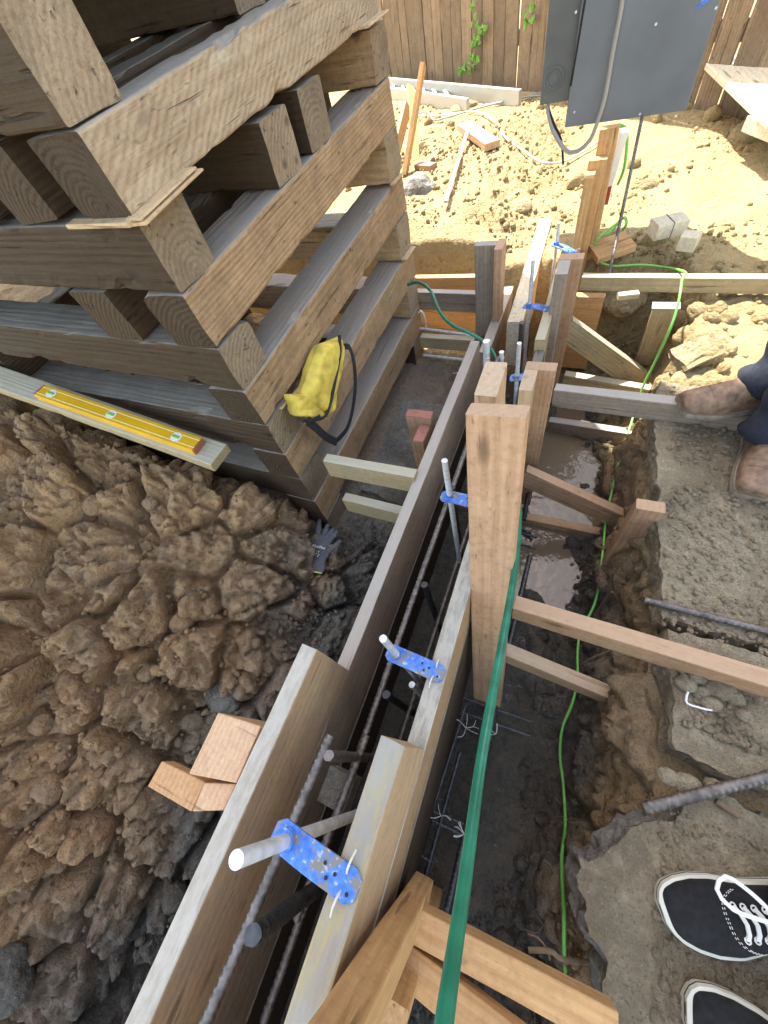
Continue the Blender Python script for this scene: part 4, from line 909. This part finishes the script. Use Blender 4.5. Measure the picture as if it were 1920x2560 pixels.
# level/stake with red paint
rs = thing('survey_stake', 'white stake with a red painted foot beside the tall orange stakes', 'stake', P(1510, 510, .9))
beam('stick', P(1522, 460, .86), P(1562, 325, .66), .03, .03, M['white'], parent=rs); beam('painted_foot', P(1510, 512, .93), P(1522, 460, .862), .031, .031, M['redp'], parent=rs)
# mortar blocks
def block(a, b, h, w, d, lab, wire=True):
    A, B = P(*a, h), P(*b, h); t = thing('mortar_block', lab, 'block', A)
    x = (B-A).normalized(); y = Vector((0, 0, 1)).cross(x).normalized(); off = y*(w/2)-Vector((0, 0, d/2))
    beam('body', A+off, B+off, w, d, M['brick'], parent=t, r=.004, amp=.0015)
    if wire:
        c = (A+B)/2+off; e = [c+y*(s*(w/2+.001))+Vector((0, 0, q*(d/2+.001))) for s, q in ((-1, -1), (-1, 1), (1, 1))]; tube('wire', e, .0015, M['steelbl'], t, step=.05)
block((1648, 566), (1727, 548), .97, .09, .06, 'two pale mortar blocks wired together on the sunlit ground')
block((1702, 590), (1746, 594), .98, .06, .06, 'single pale mortar block beside the wired pair', False)
for (p, h, s, lab, sd) in [((1870, 350), 1.0, (.12, .1, .09), 'large sunlit clay boulder at the right edge', 1), ((1160, 278), 1.0, (.13, .09, .07), 'yellowish rock lying on the grey conduits', 2), ((1615, 470), 1.05, (.06, .05, .04), 'clod in the shadow line right of the leaning rebar', 3),
        ((1342, 222), .98, (.07, .06, .06), 'pinkish rock beside the narrow steel box', 4), ((1045, 490), 1.0, (.13, .11, .12), 'broken concrete lump beside the crib below the sticks', 5), ((1700, 815), 1.06, (.045, .035, .03), 'small grey stone beside the lime cord', 6),
        ((1560, 740), 1.3, (.1, .14, .06), 'long broken rock sticking out of the trench bank', 7), ((1300, 520), 1.05, (.07, .06, .04), 'clod half buried in the mound', 9),
        ((5, 2450), 1.35, (.08, .07, .06), 'grey stone at the lower left corner', 10), ((555, 1745), 1.46, (.07, .05, .04), 'grey stone in the pit beside the orange block', 11)]:
    rock('rock', GR(*p, -.3*s[2]) if sd != 10 else P(*p, h), s, M['concb'] if sd == 5 else M['conclt'] if sd in (10, 11) else M['tanrock'], lab, sd)
beam('flagstone', P(1690, 905, 1.09), P(1795, 860, 1.06), .09, .04, M['tanrock'], label='tilted broken slab fragment behind the boot', cat='rock', amp=.01, chip=.02, up=(0, -.4, 1))

# blue sheet beyond the crib
def sheet(c, sx, sy, lab, sd):
    n = 26; vs = []; 
    g_ = np.array([[c.x+(i/n-.5)*sx, c.y+(j/n-.5)*sy, 0] for i in range(n+1) for j in range(n+1)])
    z = gz(g_[:, 0], g_[:, 1])+.06+.06*fbm(g_*5+sd, 3, sd)+.02*fbm(g_*18, 2, sd+5); g_[:, 2] = z
    fs = [(i*(n+1)+j, (i+1)*(n+1)+j, (i+1)*(n+1)+j+1, i*(n+1)+j+1) for i in range(n) for j in range(n)]
    o = mk('plastic_sheet', g_, fs, M['tarp'], None, None, True); tag(o, lab, 'sheet')
    so = o.modifiers.new('s', 'SOLIDIFY'); so.thickness = .002
sheet(PY(455, 450, 2.9), 1.1, .6, 'crumpled pale blue plastic sheet seen through the crib beams', 3)
sheet(PY(110, 730, 2.7), 1.2, .5, 'pale sheet on the ground seen through the left gap of the crib', 8)

# ------------------------------------------------------------------ board with level on the pit edge
A, B = V(-2.35, .565, .575), P(545, 1135, .845)
bdir = (B-A).normalized()
beam('plank', A+Vector((0, 0, -.019)), B+Vector((0, .0, -.019)), .095, .038, M['yel'], label='flat board carrying the yellow level at the edge of the pit', cat='plank', amp=.001, chip=.004)
la, lb = P(118, 985, .0), None
def onb(px, py, up):                                   # point on the board top plane raised by up
    n = bdir.cross(Vector((0, 0, 1)).cross(bdir)).normalized(); n = n if n.z > 0 else -n
    o = Vector((0, 0, CAMZ)); r = ray(px, py); return o+r*((A+n*up-o).dot(n)/r.dot(n)), n
c1_, nn = onb(106, 980, .012); c2_, _ = onb(496, 1116, .012)
lx = (c2_-c1_).normalized()
lv = thing('spirit_level', 'yellow box beam spirit level lying on the board', 'spirit level', (c1_+c2_)/2)
beam('body', c1_, c2_, .058, .024, M['levely'], up=nn, parent=lv, amp=0, r=.002)
rot, LL = frame(c1_, c2_, nn); yv = rot.col[1].to_3d(); zv = rot.col[2].to_3d()
for s in (-.30, .30): beam('stripe', c1_+yv*(.052*s)+zv*.0122, c2_+yv*(.052*s)+zv*.0122, .003, .001, M['levels'], up=nn, parent=lv, amp=0, r=.0003)
beam('end_cap', c2_-lx*.001, c2_+lx*.006, .053, .025, M['levelr'], up=nn, parent=lv, amp=0); beam('end_cap', c1_-lx*.006, c1_+lx*.001, .053, .025, M['levelr'], up=nn, parent=lv, amp=0)
for t in (.08, .48, .88):
    c = c1_.lerp(c2_, t); v_ = thing('x', 'x', 'x'); bpy.data.objects.remove(v_)
    ring = tube('vial_window', [c+zv*.0118, c+zv*.0128], .019, M['white'], lv, straight=True, step=.01, n=24)
    beam('vial', c-lx*.013+zv*.0128, c+lx*.013+zv*.0128, .012, .006, M['vial'], up=nn, parent=lv, amp=0, r=.0028)

# ------------------------------------------------------------------ yellow pouch on the crib
XB = -.775
pc = thing('tool_pouch', 'yellow canvas pouch with black zip hanging on the crib', 'pouch', PX(770, 950, XB))
q00, q10, q01, q11 = PX(806, 862, XB), PX(846, 842, XB), PX(722, 1000, XB), PX(812, 1030, XB)
def pouch(c4, th, m, name, n=22, xo=0., sd=1):
    a, b, c, d = c4; vs = []; fs = []
    for s in (1, -1):
        for i in range(n+1):
            for j in range(n+1):
                u, v = i/n, j/n; p = a.lerp(b, u).lerp(c.lerp(d, u), v)
                e = (max(0, 1-abs(2*u-1)**7)*max(0, 1-abs(2*v-1)**12))**.45
                w = .003*math.sin(9*v+5*u+sd)*e-.003*max(0, math.sin(14*v+4*u+sd))**6*e
                vs.append(p+Vector((s*th*e+w+xo, 0, 0)))
        o0 = 0 if s == 1 else (n+1)**2
        for i in range(n):
            for j in range(n):
                q = (o0+i*(n+1)+j, o0+(i+1)*(n+1)+j, o0+(i+1)*(n+1)+j+1, o0+i*(n+1)+j+1); fs.append(q if s == -1 else q[::-1])
    return mk(name, vs, fs, m, pc, None, True)
pouch((PX(796, 862, XB), PX(847, 840, XB), PX(745, 1000, XB), PX(815, 1040, XB)), .035, M['bagy'], 'body')
pouch((PX(722, 985, XB), PX(752, 985, XB), PX(735, 1040, XB), PX(815, 1048, XB)), .03, M['bagy'], 'folded_end', sd=4)
pouch((PX(845, 842, XB), PX(856, 862, XB), PX(812, 1045, XB), PX(828, 1030, XB)), .02, M['bagy'], 'side_gusset', sd=7)
tube('zip', [PX(848, 838, XB+.028), PX(850, 880, XB+.032), PX(838, 950, XB+.034), PX(825, 1010, XB+.034), PX(812, 1040, XB+.03), PX(780, 1052, XB+.03), PX(755, 1050, XB+.03)], .006, M['black'], pc, step=.01, n=8)
def ribbon(name, pts, w, m, parent, d0=(1, 0, 0), th=.0015):
    pts = smoothpath(pts, .01); vs = []; fs = []
    for i, p in enumerate(pts):
        t = (pts[min(i+1, len(pts)-1)]-pts[max(i-1, 0)]).normalized(); b = Vector(d0).cross(t).normalized()*(w/2); nn_ = b.cross(t).normalized()*th
        vs += [p+b+nn_, p-b+nn_, p-b-nn_, p+b-nn_]
    for i in range(len(pts)-1):
        a = i*4
        for k in range(4): fs.append((a+k, a+(k+1) % 4, a+4+(k+1) % 4, a+4+k))
    fs += [(0, 1, 2, 3)[::-1], tuple(len(pts)*4-4+k for k in range(4))]
    return mk(name, vs, fs, m, parent, None)
ribbon('strap', [PX(856, 868, XB+.01), PX(872, 868, XB+.02), PX(884, 900, XB+.04), PX(888, 960, XB+.045), PX(882, 1020, XB+.04), PX(868, 1070, XB+.03), PX(842, 1102, XB+.01)], .021, M['black'], pc)
ribbon('strap_tail', [PX(768, 1052, XB+.03), PX(790, 1070, XB+.03), PX(815, 1092, XB+.02), PX(842, 1106, XB+.01)], .03, M['black'], pc)
beam('buckle', PX(783, 1052, XB+.036), PX(800, 1042, XB+.036), .016, .006, M['black'], up=(1, 0, 0), parent=pc, amp=0)

# ------------------------------------------------------------------ glove
gh = 1.36
gl = thing('glove', 'grey work glove with yellow hem lying on the clay', 'glove', P(800, 1380, gh))
def skinobj(name, verts, edges, radii, m, parent, sub=2, root=0):
    me = bpy.data.meshes.new(name); me.from_pydata([tuple(v) for v in verts], edges, []); me.update(); me.materials.append(m)
    o = bpy.data.objects.new(name, me); COL.objects.link(o)
    sk = o.modifiers.new('skin', 'SKIN'); sk.use_smooth_shade = True; ly = me.skin_vertices[0] if me.skin_vertices else None
    if ly is None:
        bpy.context.view_layer.objects.active = o
        me.skin_vertices  # layer is added by the modifier
    for i, r in enumerate(radii): me.skin_vertices[0].data[i].radius = (r, r) if not hasattr(r, '__len__') else r
    me.skin_vertices[0].data[root].use_root = True
    su = o.modifiers.new('sub', 'SUBSURF'); su.levels = sub; su.render_levels = sub
    if parent: o.parent = parent; o.matrix_basis = Matrix.Translation(-parent.location)
    return o
gx0, gy0 = P(800, 1395, gh), None
cuff = P(786, 1432, gh+.01); palm = P(803, 1365, gh); fw = (P(820, 1318, gh)-cuff).normalized(); sw = Vector((fw.y, -fw.x, 0)).normalized()
kn = P(812, 1345, gh)
gp = []
def gtube(name, pts, rad, m): return tube(name, pts, rad, m, gl, step=.004, n=16, flat=.45)
up_ = Vector((0, 0, .012))
body = pts_ = [cuff, cuff.lerp(palm, .5)+up_*.5, palm+up_, kn+up_*.8]
def flattube(name, pts, wid, hgt, m):
    pts = smoothpath(pts, .006); vs = []; fs = []; n = 18; Z_ = Vector((0, 0, 1))
    for i, p in enumerate(pts):
        t = (pts[min(i+1, len(pts)-1)]-pts[max(i-1, 0)]).normalized(); s = t.cross(Z_).normalized(); u = s.cross(t); k = i/(len(pts)-1); w_ = wid(k); h_2 = hgt(k)
        for j in range(n):
            th = 2*math.pi*j/n; wob = 1+.09*math.sin(3*th+k*14)+.05*math.sin(5*th-k*23)
            vs.append(p+s*(w_*math.cos(th)*wob)+u*(h_2*math.sin(th)*wob))
    for i in range(len(pts)-1):
        for j in range(n): fs.append((i*n+j, i*n+(j+1) % n, (i+1)*n+(j+1) % n, (i+1)*n+j))
    fs.append(tuple(range(n))[::-1]); fs.append(tuple((len(pts)-1)*n+j for j in range(n)))
    return mk(name, vs, fs, m, gl, None, True)
flattube('palm', body, lambda k: .036+.012*math.sin(k*2.2), lambda k: .012+.004*math.sin(k*3), M['glove'])
fing = [((795, 1352), (797, 1318), (799, 1300)), ((806, 1345), (815, 1325), (820, 1312)), ((818, 1345), (828, 1330), (834, 1322)), ((822, 1352), (838, 1335), (842, 1326)), ((818, 1378), (838, 1365), (852, 1352))]
for i, (a, b, c) in enumerate(fing):
    hh = gh-.012; flattube('finger' if i < 4 else 'thumb', [P(*a, hh), P(*b, hh-.004*(i % 2)), P(*c, hh+.002)], lambda k: .0125*(1-.35*k**3), lambda k: .0095*(1-.35*k**3), M['glove'])
hd = (P(770, 1420, gh)-P(796, 1436, gh)).normalized()
tube('hem', [cuff-sw*.036+Vector((0, 0, .006)), cuff+Vector((0, 0, .011)), cuff+sw*.036+Vector((0, 0, .006))], .0035, M['hem'], gl, step=.004, n=8)
def textobj(s, size, mw, m, parent, name='lettering'):
    cu = bpy.data.curves.new(name, 'FONT'); cu.body = s; cu.size = size; cu.extrude = .0004; cu.align_x = 'CENTER'
    to = bpy.data.objects.new(name, cu); COL.objects.link(to); bpy.context.view_layer.update()
    me = bpy.data.meshes.new_from_object(to.evaluated_get(bpy.context.evaluated_depsgraph_get())); bpy.data.objects.remove(to)
    me.materials.append(m); o = bpy.data.objects.new(name, me); COL.objects.link(o); o.parent = parent
    o.matrix_basis = Matrix.Translation(-parent.location) @ mw; return o
tc_ = P(796, 1370, gh-.032); rx = (P(810, 1373, gh)-P(778, 1366, gh)).normalized(); rz = Vector((0, 0, 1)); ry = rz.cross(rx)
rmx = Matrix((rx, ry, rz)).transposed().to_4x4()
textobj('MaxiFlex', .017, Matrix.Translation(tc_) @ rmx, M['white'], gl)
for i, (dx, dy) in enumerate([(-.012, -.012), (.008, -.016), (-.01, -.022), (.002, -.026), (.014, -.028), (-.002, -.034), (.012, -.036)]):
    c = tc_+rx*dx+ry*dy; tube('mark', [c, c+Vector((0, 0, .0005))], .0032, M['wire'] if i != 1 else M['levels'], gl, straight=True, step=.01, n=8)

# ------------------------------------------------------------------ people
def shoe(parent, toe, heading, kind, L=.30, hb=0.):
    """heading: direction from toe to heel"""
    hd_ = Vector(heading).normalized(); sd_ = Vector((0, 0, 1)).cross(hd_); nS, nT = 40, 24
    vans = kind == 'canvas'
    def hw(t):
        w = np.interp(t, [0, .02, .06, .13, .22, .33, .5, .7, .88, .96, 1], [.012, .026, .038, .047, .0525, .053, .044, .038, .036, .028, .012] if vans else [.034, .041, .045, .049, .052, .053, .046, .042, .043, .036, .018]); return float(w)*(L/.30)
    def tp(t): return float(np.interp(t, [0, .04, .12, .25, .4, .5, .62, .75, .9, 1], [.022, .038, .048, .056, .068, .082, .098, .09, .085, .07] if vans else [.046, .060, .068, .078, .098, .125, .19, .23, .23, .21]))
    def cy(t): return .012*math.sin(t*math.pi)*(-1)
    st = .027 if vans else .022
    O = Vector(toe)
    def pt(t, y, z): return O+hd_*(t*L)+sd_*(y+cy(t))+Vector((0, 0, z))
    vs = []; fs = []
    T = [ (i/nS)**1.25 for i in range(nS+1)]
    for t in T:
        w, h = hw(t)-.003, tp(t)
        for j in range(nT+1):
            th = math.pi*j/nT; c, s = math.cos(th), math.sin(th); ex = .75 if t < .35 else .85
            wr = 1.
            if not vans and .15 < t < .62: wr = 1+.035*math.sin(t*L*330+2.2*math.sin(th*2))
            elif vans and .3 < t < .45: wr = 1+.012*math.sin(t*L*300)
            vs.append(pt(t, w*math.copysign(abs(c)**.8, c), st-.004+(h-st)*wr*abs(s)**ex))
    for i in range(nS):
        for j in range(nT): a = i*(nT+1)+j; fs.append((a, a+1, a+nT+2, a+nT+1))
    fs.append(tuple(range(nT+1))[::-1]); fs.append(tuple(nS*(nT+1)+j for j in range(nT+1)))
    sh = mk('shoe' if vans else 'boot', vs, fs, M['canvas'] if vans else M['leather'], parent, None, True)
    # sole with rand
    vs = []; fs = []; ring = []
    for k, (z, ex) in enumerate(((0, -.001), (.004, .003), (st*.62, .0035), (st*.66, .0022), (st*.7, .0035), (st, .0015), (st+.001, -.006))):
        row = [pt(t, (hw(t)+ex), z) for t in T]+[pt(t, -(hw(t)+ex), z) for t in T[::-1]]; ring.append(row)
    for row in ring: vs += row
    n = len(ring[0])
    for k in range(len(ring)-1):
        for j in range(n): fs.append((k*n+j, k*n+(j+1) % n, (k+1)*n+(j+1) % n, (k+1)*n+j))
    fs.append(tuple(range(n))[::-1]); fs.append(tuple((len(ring)-1)*n+j for j in range(n)))
    mk('sole', vs, fs, M['sole'] if vans else M['bootsole'], sh if False else parent, None, False)
    def surf(t, a, up=.0):                               # a in -1..1 across
        c = a; s = math.sqrt(max(0, 1-c*c)); w, h = hw(t)-.003, tp(t)
        return pt(t, w*math.copysign(abs(c)**.8, c), st-.004+(h-st)*s**.8+up)
    if not vans:
        for t0 in (.21,): tube('toe_seam', [surf(t0+.05*abs(a)**2, a, .0006) for a in [(-.9+1.8*i/20) for i in range(21)]], .0009, M['root'], parent, step=.004, n=5)
        tube('welt_stitch', [pt(t, hw(t)+.002, st+.001) for t in T[::-1]]+[pt(t, -(hw(t)+.002), st+.001) for t in T], .0016, M['root'], parent, step=.02, n=5)
    if vans:
        tube('foxing_line', [pt(t, hw(t)+.0036, st*.66) for t in T[::-1]]+[pt(t, -(hw(t)+.0036), st*.66) for t in T], .0008, M['canvas'], parent, step=.02, n=5)
        for sg in (1,):
            for off in (0, .012):
                arc = [surf(.30+off*.8+.16*abs(a)**2.6, a, .0012) for a in [(-.86+1.72*i/30) for i in range(31)]]
                pts = smoothpath(arc, .0022)
                vv = []; f_ = []
                for i in range(0, len(pts)-1, 2):
                    g, h2 = tubegeo([pts[i], pts[i+1]], .0006, 5); o0 = len(vv); vv += g; f_ += [tuple(o0+q for q in f) for f in h2]
                mk('stitching', vv, f_, M['white'], parent)
        sh_ = [ .36, .405, .45, .495, .54]
        for i, t in enumerate(sh_):
            for sg in (1, -1):
                c = surf(t, .36*sg, .0016); ax = (surf(t, .36*sg, 0)-surf(t, .36*sg, -.01)).normalized()
                u = hd_; w = ax.cross(u).normalized()
                tube('eyelet', [c+u*(.0042*math.cos(k*.785))+w*(.0042*math.sin(k*.785)) for k in range(9)], .0013, M['white'], parent, step=.002, n=6)
            ribbon('lace', [surf(t, .36, .0025), surf(t+.012, .18, .006), surf(t+.018, 0, .008), surf(t+.012, -.18, .006), surf(t, -.36, .0025)], .0062, M['white'], parent, d0=(0, 0, 1))
        kt = surf(.55, 0, .013)
        def L_(pts): return ribbon('lace_bow', [kt+hd_*a+sd_*b+Vector((0, 0, c)) for a, b, c in pts], .0062, M['white'], parent, d0=(0, 0, 1))
        L_([(0, 0, 0), (-.03, .012, .014), (-.075, .028, .006), (-.085, .052, 0), (-.06, .066, -.006), (-.035, .045, .0), (-.02, .02, .012), (0, 0, .004)])
        L_([(0, 0, .002), (-.01, -.03, .016), (-.04, -.066, .012), (-.055, -.075, .008), (-.062, -.06, .006), (-.05, -.035, .012), (-.02, -.012, .012), (0, 0, .006)])
        L_([(0, 0, .002), (-.015, -.03, .008), (-.045, -.085, -.002), (-.06, -.095, -.02)])
        L_([(0, 0, .002), (.02, .02, .01), (.045, .045, .004), (.07, .06, -.01)])
        tube('knot', [kt+hd_*-.006, kt+hd_*.006], .006, M['white'], parent, step=.004, n=10)
    return pt
def leg(name, pts, rad, m, parent, wr=.004, n=36):
    pts = smoothpath(pts, .006); fr = frames(pts); vs = []; fs = []
    for i, (p, (t, a, b)) in enumerate(zip(pts, fr)):
        k = i/(len(pts)-1); r = rad(k)
        for j in range(n):
            th = 2*math.pi*j/n; e = wr*(math.sin(k*len(pts)*.33+1.6*math.sin(th+k*5))*.7+.6*math.sin(k*len(pts)*.13+2*th))*(1-.7*k)
            vs.append(p+a*((r+e)*math.cos(th))+b*((r+e)*math.sin(th)))
    for i in range(len(pts)-1):
        for j in range(n): fs.append((i*n+j, i*n+(j+1) % n, (i+1)*n+(j+1) % n, (i+1)*n+j))
    o = mk(name, vs, fs, m, parent, None, True); so = o.modifiers.new('s', 'SOLIDIFY'); so.thickness = -.004; return o
def figure(root, an1, an2, hip, chest, head, hands, m_top, m_leg, KN):
    """one continuous body in skin, clothes over it; seen only below the knee"""
    loc = root.location
    vs = [hip]; ed = []; rd = [.13]
    def add(p, par, r): vs.append(p); rd.append(r); ed.append((par, len(vs)-1)); return len(vs)-1
    side = (an2-an1); side.z = 0; side.normalize()
    sp = add(hip.lerp(chest, .5), 0, .12); ch = add(chest, sp, .145); nk = add(chest.lerp(head, .62), ch, .055); hc = add(head, nk, .085); add(head+Vector((0, 0, .1)), hc, .075)
    for s, an in ((-1, an1), (1, an2)):
        hj = add(hip+side*(.08*s)+Vector((0, 0, -.06)), 0, .06); kn_ = add(KN[0 if s < 0 else 1], hj, .042); a_ = add(an+Vector((0, 0, .02)), kn_, .03)
    for s, hn in ((-1, hands[0]), (1, hands[1])):
        shd = add(chest+side*(.19*s)+Vector((0, 0, .05)), ch, .065); el = add((chest+side*(.2*s)).lerp(hn, .5)+Vector((0, 0, -.1)), shd, .045); wr_ = add(hn, el, .03)
        d_ = (hn-(chest+side*.2*s)).normalized(); pm_ = add(hn+d_*.05, wr_, .034)
        for f_ in range(5):
            o_ = side*(-.032+.016*f_); q1 = add(hn+d_*(.09 if f_ else .06)+o_, pm_, .010); q2 = add(hn+d_*(.13 if f_ else .08)+o_*1.1+Vector((0, 0, -.02)), q1, .009)
    skinobj('body', vs, ed, rd, M['skin'], root)
    # clothes
    def clothes(name, sel, m, add_r):
        mp = {v: i for i, v in enumerate(sel)}; e2 = [(mp[a], mp[b]) for a, b in ed if a in mp and b in mp]
        skinobj(name, [vs[i] for i in sel], e2, [rd[i]+add_r for i in sel], m, root)
    clothes('shirt', [1, 2] + [0], m_top, .018)
    for s, a in ((0, len(vs)), ): pass
    tube('trouser_seat', [hip+side*-.1+Vector((0, 0, -.05)), hip, hip+side*.1+Vector((0, 0, -.05))], .15, m_leg, root, step=.03, n=20)
    for (x, c) in ((12, 13), (12+8, 13+8)): pass
    v_, f_ = ico(3); v_ = v_*np.array([.1, .105, .085])+np.array([*(head+Vector((0, 0, .09)))]); mk('hair', v_, [tuple(int(q) for q in x) for x in f_], M['black'], root)
# photographer
ph = thing('person', 'person in black canvas sneakers standing on the broken slab', 'person', P(1740, 2265, HS))
toe1 = P(1643, 2268, HS-.002); toe2 = P(1700, 2505, HS-.002); d1 = (P(1895, 2252, HS)-toe1); d2 = (P(1960, 2640, HS)-toe2)
shoe(ph, toe1, d1, 'canvas', .30); shoe(ph, toe2, d2, 'canvas', .30)
h1, h2 = toe1+d1.normalized()*.22+Vector((0, 0, .09)), toe2+d2.normalized()*.22+Vector((0, 0, .09))
hipP = (h1+h2)/2+Vector((.14, -.02, .82)); chP = hipP+Vector((-.02, .03, .42))
figure(ph, h1, h2, hipP, chP, chP+Vector((-.06, .05, .3)), (Vector((.46, .02, CAMZ+.1)), Vector((.46, -.2, CAMZ+.1))), M['shirt'], M['black'], [a.lerp(hipP, .5)+Vector((.0, 0, 0)) for a in (h1, h2)])
for hh in (h1, h2): leg('trouser_leg', [hh+Vector((0, 0, -.015)), hh+Vector((.01, 0, .1)), hh.lerp(hipP, .5), hipP+(hh-h1.lerp(h2, .5))*.6+Vector((0, 0, .03))], lambda k: .058+.048*k, M['black'], ph)
# worker
wk = thing('person', 'worker in dark jeans and brown leather boots at the right edge', 'person', P(1880, 1150, HS))
tA = P(1693, 1022, 1.035); dA = Vector((1, .30, 0)); tB = P(1868, 1248, HS); dB = Vector((.12, 1, 0))
shoe(wk, tA, dA, 'leather', .30); shoe(wk, tB, dB, 'leather', .30)
aA, aB = tA+dA.normalized()*.21+Vector((0, 0, .11)), tB+dB.normalized()*.21+Vector((0, 0, .10))
hipW = (aA+aB)/2+Vector((.20, .04, .80)); chW = hipW+Vector((.05, 0, .45))
figure(wk, aA, aB, hipW, chW, chW+Vector((-.05, -.02, .3)), (chW+Vector((-.1, .35, -.3)), chW+Vector((-.1, -.35, -.3))), M['shirt'], M['denim'], [a.lerp(hipW, .5) for a in (aA, aB)])
leg('trouser_leg', [aA+Vector((-.02, -.005, -.045)), aA+Vector((.01, 0, .03)), aA+Vector((.06, .03, .22)), aA.lerp(hipW, .5), hipW+Vector((0, .07, .03))], lambda k: .064+.044*k, M['denim'], wk, .010)
leg('trouser_leg', [aB+Vector((0, -.015, -.04)), aB+Vector((.01, 0, .03)), aB+Vector((.05, 0, .22)), aB.lerp(hipW, .5), hipW+Vector((0, -.07, .03))], lambda k: .066+.044*k, M['denim'], wk, .010)

# roots
for i, (pts, r, lab) in enumerate([([(1320, 2375, 1.06), (1375, 2378, 1.07), (1400, 2395, 1.1), (1440, 2405, 1.16), (1490, 2405, 1.2)], .0045, 'forked root lying over the bottom orange brace'), ([(1460, 1655, 1.45), (1490, 1640, 1.42), (1530, 1625, 1.4)], .002, 'thin pale root in the trench below the long brace'),
        ([(1530, 1480, 1.3), (1545, 1500, 1.35), (1560, 1530, 1.4), (1550, 1560, 1.42)], .003, 'curled root on the bank behind the short stake'), ([(1375, 2400, 1.07), (1365, 2370, 1.07), (1345, 2345, 1.07), (1322, 2335, 1.08)], .0015, 'hair thin rootlet above the bottom brace')]):
    tube('root', [P(*p) for p in pts], r, M['root'], step=.006, label=lab, cat='root', n=8)

rv = []; rf = []
for i in range(70):
    yy = random.uniform(-.6, 1.5); xx = random.uniform(.20, .31); zz = float(gz(np.array([xx]), np.array([yy]))[0]); p = Vector((xx, yy, zz)); pts = [p]
    d = Vector((random.uniform(-1, .2), random.uniform(-1, 1), random.uniform(-.2, .6))).normalized()
    for k in range(5): d = (d+Vector((random.uniform(-.7, .4), random.uniform(-.7, .7), random.uniform(-.8, .3)))).normalized(); pts.append(pts[-1]+d*random.uniform(.008, .02))
    g, f_ = tubegeo(smoothpath(pts, .006), .0007, 4); o0 = len(rv); rv += g; rf += [tuple(o0+q for q in f) for f in f_]
o = mk('fine_roots', rv, rf, M['root']); tag(o, 'hair fine roots hanging from the trench bank', 'roots', None, 'stuff')

# ------------------------------------------------------------------ light
SAZ = Vector((-.64, .77)).normalized(); EL = R(60)
w = bpy.data.worlds.new('World'); S.world = w; w.use_nodes = True; nt = w.node_tree
bg = nt.nodes['Background']; sk = nt.nodes.new('ShaderNodeTexSky'); sk.sky_type = 'NISHITA'; sk.sun_disc = False
sk.sun_elevation = EL; sk.sun_rotation = math.atan2(SAZ.x, SAZ.y); tn = mixc(nt, 1.0, sk.outputs[0], (1., .84, .63), 'MULTIPLY'); nt.links.new(tn, bg.inputs[0]); bg.inputs[1].default_value = .15
sl = bpy.data.lights.new('sun', 'SUN'); sl.energy = 2.05; sl.angle = R(.5); sl.color = (1, .95, .86)
so = bpy.data.objects.new('sun', sl); COL.objects.link(so)
dv = Vector((SAZ.x*math.cos(EL), SAZ.y*math.cos(EL), math.sin(EL))); so.rotation_euler = dv.to_track_quat('Z', 'Y').to_euler()
S.view_settings.view_transform = 'Standard'; S.view_settings.look = 'None'; S.view_settings.gamma = 1; S.view_settings.exposure = 2.95
S.render.engine = 'CYCLES'; S.render.resolution_x = 768; S.render.resolution_y = 1024
S.cycles.max_bounces = 8; S.cycles.diffuse_bounces = 5
